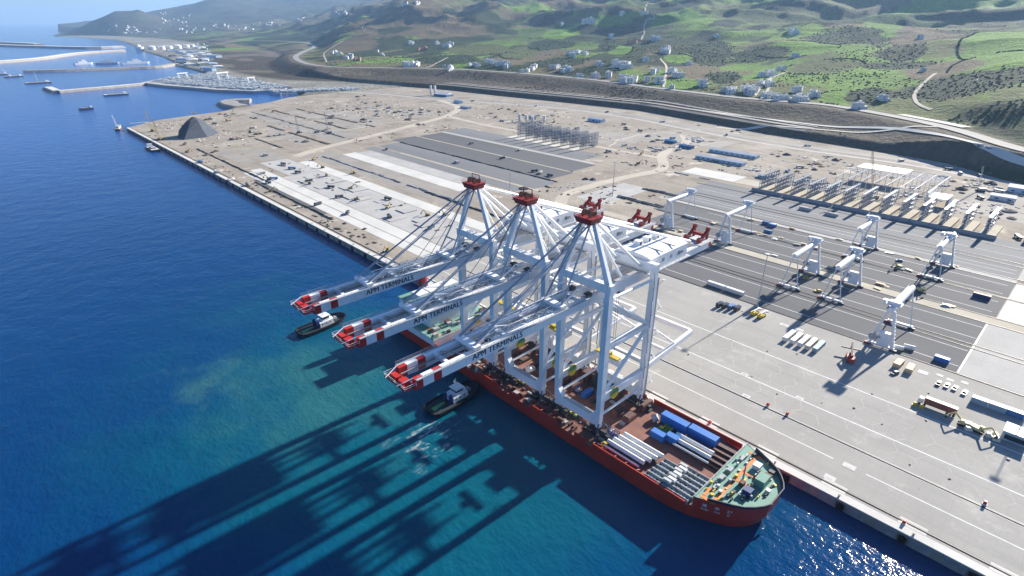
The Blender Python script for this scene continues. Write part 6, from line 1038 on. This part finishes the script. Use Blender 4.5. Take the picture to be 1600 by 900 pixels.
for i, (x, y, L) in enumerate(((330, 3080, 90), (420, 3010, 110), (250, 3120, 70))):
    r = thing('moored_ship', ('pale grey ship with stepped decks behind the dark breakwater', 'largest white ship moored near the port buildings', 'small white ship moored at the far end of the group')[i], 'ship', (x, y, -4), .1*i)
    MB().loft([[(-L/2, -7, z), (L/2-10, -7, z), (L/2+q, 0, z), (L/2-10, 7, z), (-L/2, 7, z)] for z, q in ((-1, -4), (6, 2))]).build('hull', 'ship_grey' if i == 0 else 'ship_white', r); MB().box(-L*.3, L*.2, -5, 5, 6, 13).build('superstructure', 'ship_white', r); MB().box(-L*.1, L*.12, -4, 4, 13, 19).build('bridge', 'ship_white', r); MB().tube((0, 0, 19), (0, 0, 32), .6, 8, .2).build('mast', 'ship_grey', r)
# ---------------------------------------------------------------- far port
for i, (x, y) in enumerate(((731, 4330), (790, 4300), (850, 4330), (905, 4380), (965, 4400), (1030, 4460), (1085, 4530), (820, 4440), (1000, 4560))):
    r = thing('storage_tank', 'large white cylindrical fuel tank behind the harbour', 'tank', (x, y, 0), 0, 'white fuel tanks'); MB().tube((0, 0, 0), (0, 0, 20), 23, 20).build('shell', 'silo_white', r); MB().tube((0, 0, 20), (0, 0, 22.5), 23, 20, 3).build('roof', 'box_white', r)
b = MB(); q = random.Random(4)
for i in range(2600):
    x = q.uniform(235, 470); y = q.uniform(1545, 2150)
    if x < np.interp(y, [1545, 1640, 1745, 1850, 1990, 2200], [365, 315, 285, 250, 225, 420])+14 or x > 464: continue
    if q.random() < .25: continue
    s = q.uniform(1.6, 3.6); b.box(x-s, x+s, y-s*1.2, y+s*1.2, 1.9, 1.9+s*q.uniform(.8, 2.0))
for i in range(500):
    t_ = q.random(); x = 395+t_*170+q.uniform(-10, 10); y = 1480-t_*75+q.uniform(-22, 22); s = q.uniform(1.6, 3.4); b.box(x-s, x+s, y-s, y+s, .5, 1.5+s*q.uniform(.8, 1.6))
M('armour_block', (.55, .58, .60), .9, var=.2, scale=.2); o = kind(b.build('armour_blocks', 'armour_block'), 'stuff'); o['label'] = 'stored concrete armour blocks covering the rubble peninsula'
for i, (x, y, s) in enumerate(((330, 2010, 1), (410, 1900, 1.2), (440, 1760, .8))):
    r = thing('block_gantry', ('white gantry over the stored blocks near the jetty root', 'tall white gantry amid the stored blocks', 'low white gantry at the landward end of the blocks')[i], 'gantry', (x, y, 2), .4); b = MB()
    for k in (-1, 1): MB().beam((k*14*s, -5, 0), (k*14*s, 0, 16*s), 1.2, 1.2).beam((k*14*s, 5, 0), (k*14*s, 0, 16*s), 1.2, 1.2).build('leg', 'ship_white', r)
    MB().box(-18*s, 18*s, -1.5, 1.5, 16*s, 18.5*s).build('girder', 'ship_white', r)
wm = [MB().box(-1, 1, -1, 1, 0, 1).loft([[(-1.05, -1.05, 1), (1.05, -1.05, 1), (0, -1.05, 1.25)], [(-1.05, 1.05, 1), (1.05, 1.05, 1), (0, 1.05, 1.25)]]).mesh('warehouse', m_) for m_ in ('box_white', 'shed_blue', 'vent_grey', 'box_cream')]
for i in range(70):
    y = q.uniform(2300, 5100); x = np.interp(y, COAST[:, 0], COAST[:, 1])+q.uniform(30, 60+(y-2200)*.16)
    if any(math.hypot(x-a, y-c) < 50 for a, c in ((731, 4330), (790, 4300), (850, 4330), (905, 4380), (965, 4400), (1030, 4460), (1085, 4530), (820, 4440), (1000, 4560))): continue
    z = float(terrain_z(np.array([x]), np.array([y]))[0])
    if z > 14: continue
    k = q.randrange(4); o = bpy.data.objects.new('warehouse', wm[k]); COL.objects.link(o); o.location = (x, y, z-.5); o.scale = (q.uniform(8, 20), q.uniform(14, 45), q.uniform(5, 11)); o.rotation_euler.z = q.uniform(-.4, .4)
    tag(o, ('white gabled warehouse in the distant harbour', 'pale blue gabled warehouse in the distant harbour', 'grey gabled warehouse in the distant harbour', 'cream gabled warehouse in the distant harbour')[k], 'warehouse', ('white', 'blue', 'grey', 'cream')[k]+' harbour warehouses')
# ---------------------------------------------------------------- houses on the hills
M('house_white', (.72, .72, .70), .8, var=.1); M('house_brick', (.42, .24, .17), .85, var=.2); M('roof_grey', (.72, .71, .69), .85, var=.15)
def hz(x, y): return float(terrain_z(np.array([x]), np.array([y]))[0])
def house_proto(k, mat):
    q = random.Random(k); r = thing('hill_house', 'x x x x', 'house'); 
    b = MB().box(-5, 5, -4, 4, -4, 6.2)
    if k % 3 != 1: b.box(5, 9.5, -3, 3, -4, 3.4)
    if k % 3 == 2: b.box(-9, -5, -4, 1, -4, 3.2)
    wl = b.build('wall', mat, r)
    rf = MB().box(-5.2, 5.2, -4.2, -3.8, 6.2, 7).box(-5.2, 5.2, 3.8, 4.2, 6.2, 7).box(-5.2, -4.8, -3.8, 3.8, 6.2, 7).box(4.8, 5.2, -3.8, 3.8, 6.2, 7).build('parapet', mat, r); MB().box(-4.8, 4.8, -3.8, 3.8, 6.2, 6.3).build('roof', 'roof_grey', r)
    if k % 2: MB().box(1, 3.4, 0, 2.6, 6.3, 8.8).build('stair_head', mat, r)
    for s in (-1, 1):
        for f_ in (0, 1): MB().box(-5.06, -5.01, s*2.0-.6, s*2.0+.6, .8+f_*3, 2.2+f_*3).build('window', 'glass_dark', r)
    MB().box(-1, 0.2, -4.07, -4.01, 0, 2.2).build('door', 'brown_steel', r)
    return r
HP = {'w': [house_proto(k, 'house_white') for k in range(4)], 'r': [house_proto(k+4, 'house_brick') for k in range(2)]}; index_kids(); first = set()
q = random.Random(12)
for i, (x, y, s, c) in enumerate(HOUSES):
    k = q.randrange(len(HP[c])); p_ = HP[c][k]; z = hz(x, y)
    o = p_ if p_.name not in first else copy_tree(p_); first.add(p_.name)
    o.location = (x, y, z+.6); s *= 1.25; o.scale = (s, s, s); o.rotation_euler.z = q.uniform(-.9, .9)
    o['label'] = {'w': ['white flat-roofed hillside house with one lower wing', 'white flat-roofed hillside house with stair head and no wing', 'white flat-roofed hillside house with two lower wings', 'white flat-roofed hillside house with stair head and side wing'], 'r': ['brick-red hillside house with no wing', 'brick-red hillside house with wings and stair head']}[c][k]; o['group'] = 'hillside houses, type %s' % (('plain', 'stair head', 'two wings', 'winged stair head')[k] if c == 'w' else ('brick', 'brick with wings')[k])
fm_ = MB().box(-9, 9, -7, 7, -6, 8).box(-5, 4, -5, 5, 8, 12).mesh('distant_house', 'house_white')
for x, y in FAR_HOUSES:
    o = bpy.data.objects.new('distant_house', fm_); COL.objects.link(o); o.location = (x, y, hz(x, y)); s = q.uniform(.7, 1.5); o.scale = (s, s, s); o.rotation_euler.z = q.uniform(0, 3); tag(o, 'tiny white house in a distant village under the mountains', 'house', 'distant village houses')
# viaduct and link roads at the right-hand end of the highway
ribbon('link_road', 'pale_concrete', [(575, -150, 0), (612, -30, 0), (664, 72, 0), (742, 165, 0), (786, 240, 0), (796, 330, 0), (800, 430, 0), (812, 560, 0), (836, 680, 0)], 8, .9, drape=True, smooth_n=10)
ribbon('link_road', 'pale_concrete', [(722, 470, 0), (742, 380, 0), (760, 300, 0), (778, 225, 0), (800, 178, 0)], 6, 1.0, drape=True, smooth_n=10)
ribbon('slope_lining', 'pale_concrete', [(822, 150, 0), (848, 182, 0), (872, 215, 0), (896, 250, 0)], 15, 1.2, drape=True)
# ---------------------------------------------------------------- scrub and trees on the slopes
def bush_mesh(seed):
    b = MB(); q_ = random.Random(seed)
    for k in range(3): b.blob((q_.uniform(-.7, .7), q_.uniform(-.7, .7), q_.uniform(.2, .7)), q_.uniform(.45, .85), seed*9+k, .75, 5, 3)
    return np.array(b.v), np.array([f for f in b.f])
def scatter(name, mat, n, seed, box, smin, smax, thr, label):
    g = np.random.default_rng(seed); ms = [bush_mesh(seed+k) for k in range(5)]
    th = g.uniform(box[0], box[1], n*6); d = np.exp(g.uniform(np.log(box[2]), np.log(box[3]), n*6)); x = CAMX+np.sin(th)*d; y = CAMY+np.cos(th)*d
    foot = np.interp(y, FOOT[:, 0], FOOT[:, 1]); hd, _ = seg_dist(x, y, HWYS[::2]); cx = np.interp(y, COAST[:, 0], COAST[:, 1])
    den = fbm(x/170, y/170, 4, 301); ok = (x > foot+25) & (hd > 26) & (den > thr) & ((y < 1500) | (x > cx+250))
    for a, c, rx, ry, rot, k in PATCHES:
        if k in 'gb':
            dx, dy = x-a, y-c; ca, sa = math.cos(rot), math.sin(rot); ok &= np.hypot((dx*ca+dy*sa)/rx, (-dx*sa+dy*ca)/ry) > 1
        elif k == 's':
            dx, dy = x-a, y-c; ca, sa = math.cos(rot), math.sin(rot); ok |= (np.hypot((dx*ca+dy*sa)/rx, (-dx*sa+dy*ca)/ry) < 1.05) & (x > foot+30) & (hd > 26)
    x, y, d = x[ok][:n], y[ok][:n], d[ok][:n]; z = terrain_z(x, y); V = []; F = []; off = 0
    for i in range(len(x)):
        v, f = ms[i % 5]; s = g.uniform(smin, smax)*(1+d[i]/3500); a = g.uniform(0, 6.28); ca, sa = math.cos(a), math.sin(a)
        V.append(np.c_[x[i]+s*(v[:, 0]*ca-v[:, 1]*sa), y[i]+s*(v[:, 0]*sa+v[:, 1]*ca), z[i]-.3+s*v[:, 2]]); F.append(f+off); off += len(v)
    V = np.vstack(V); F = np.vstack(F); m = bpy.data.meshes.new(name); m.vertices.add(len(V)); m.vertices.foreach_set('co', V.ravel()); m.loops.add(F.size); m.loops.foreach_set('vertex_index', F.ravel().astype(np.int32)); m.polygons.add(len(F)); m.polygons.foreach_set('loop_start', np.arange(0, F.size, 4, dtype=np.int32)); m.update(calc_edges=True); m.materials.append(MATS[mat])
    o = kind(bpy.data.objects.new(name, m), 'stuff'); COL.objects.link(o); o['label'] = label; return o
M('scrub_leaf', (.062, .09, .034), .9, var=.4, scale=.06, scale2=.5, col2=(.085, .115, .045)); M('olive_leaf', (.07, .085, .045), .9, var=.4, scale=.06, col2=(.10, .11, .06))
scatter('hill_scrub', 'scrub_leaf', 3600, 41, (.35, 1.62, )+(820, 2600), .7, 1.7, .68, 'dark scrub bushes covering gullies and slopes'); scatter('olive_scrub', 'olive_leaf', 1500, 42, (.35, 1.62)+(820, 2400), .7, 1.6, .58, 'small grey-green bushes dotted over the slopes')

# hedgerows along field edges
qh = random.Random(8); HB = MB()
for i in range(34):
    a, c_, rx, ry, rot, k = qh.choice([p_ for p_ in PATCHES if p_[5] in 'go' and math.hypot(p_[0]+194, p_[1]) < 2400])
    t0 = qh.uniform(0, 6.28); t1 = t0+qh.uniform(.6, 1.6); n = int(max(rx, ry)*(t1-t0)/3.2); ca, sa = math.cos(rot), math.sin(rot)
    us = [t0+(t1-t0)*j/n for j in range(n)]; X_ = np.array([a+rx*1.05*math.cos(u)*ca-ry*1.05*math.sin(u)*sa for u in us]); Y_ = np.array([c_+rx*1.05*math.cos(u)*sa+ry*1.05*math.sin(u)*ca for u in us]); Z_ = terrain_z(X_, Y_)
    for j in range(n):
        if qh.random() < .8 and X_[j] > np.interp(Y_[j], FOOT[:, 0], FOOT[:, 1])+130: HB.blob((X_[j]+qh.uniform(-1.5, 1.5), Y_[j]+qh.uniform(-1.5, 1.5), Z_[j]+.6), qh.uniform(1.0, 2.3), j % 11, .8, 5, 3)
o = kind(HB.build('hedgerows', 'scrub_leaf'), 'stuff'); o['label'] = 'dark hedgerows tracing the edges of the hill fields'
# ---------------------------------------------------------------- haze over the whole place (the sky stays outside)
mt = bpy.data.materials.new('haze'); mt.use_nodes = True; t = mt.node_tree; t.nodes.remove(t.nodes['Principled BSDF'])
pv = t.nodes.new('ShaderNodeVolumePrincipled'); pv.inputs['Color'].default_value = (.40, .64, 1, 1); pv.inputs['Density'].default_value = 4.6e-5; pv.inputs['Anisotropy'].default_value = .2
t.links.new(pv.outputs[0], t.nodes['Material Output'].inputs['Volume'])
o = kind(MB().box(-31000, 31000, -4500, 61000, -20, 860).build('haze', mt), 'stuff'); o['label'] = 'thin blue haze over sea and hills'
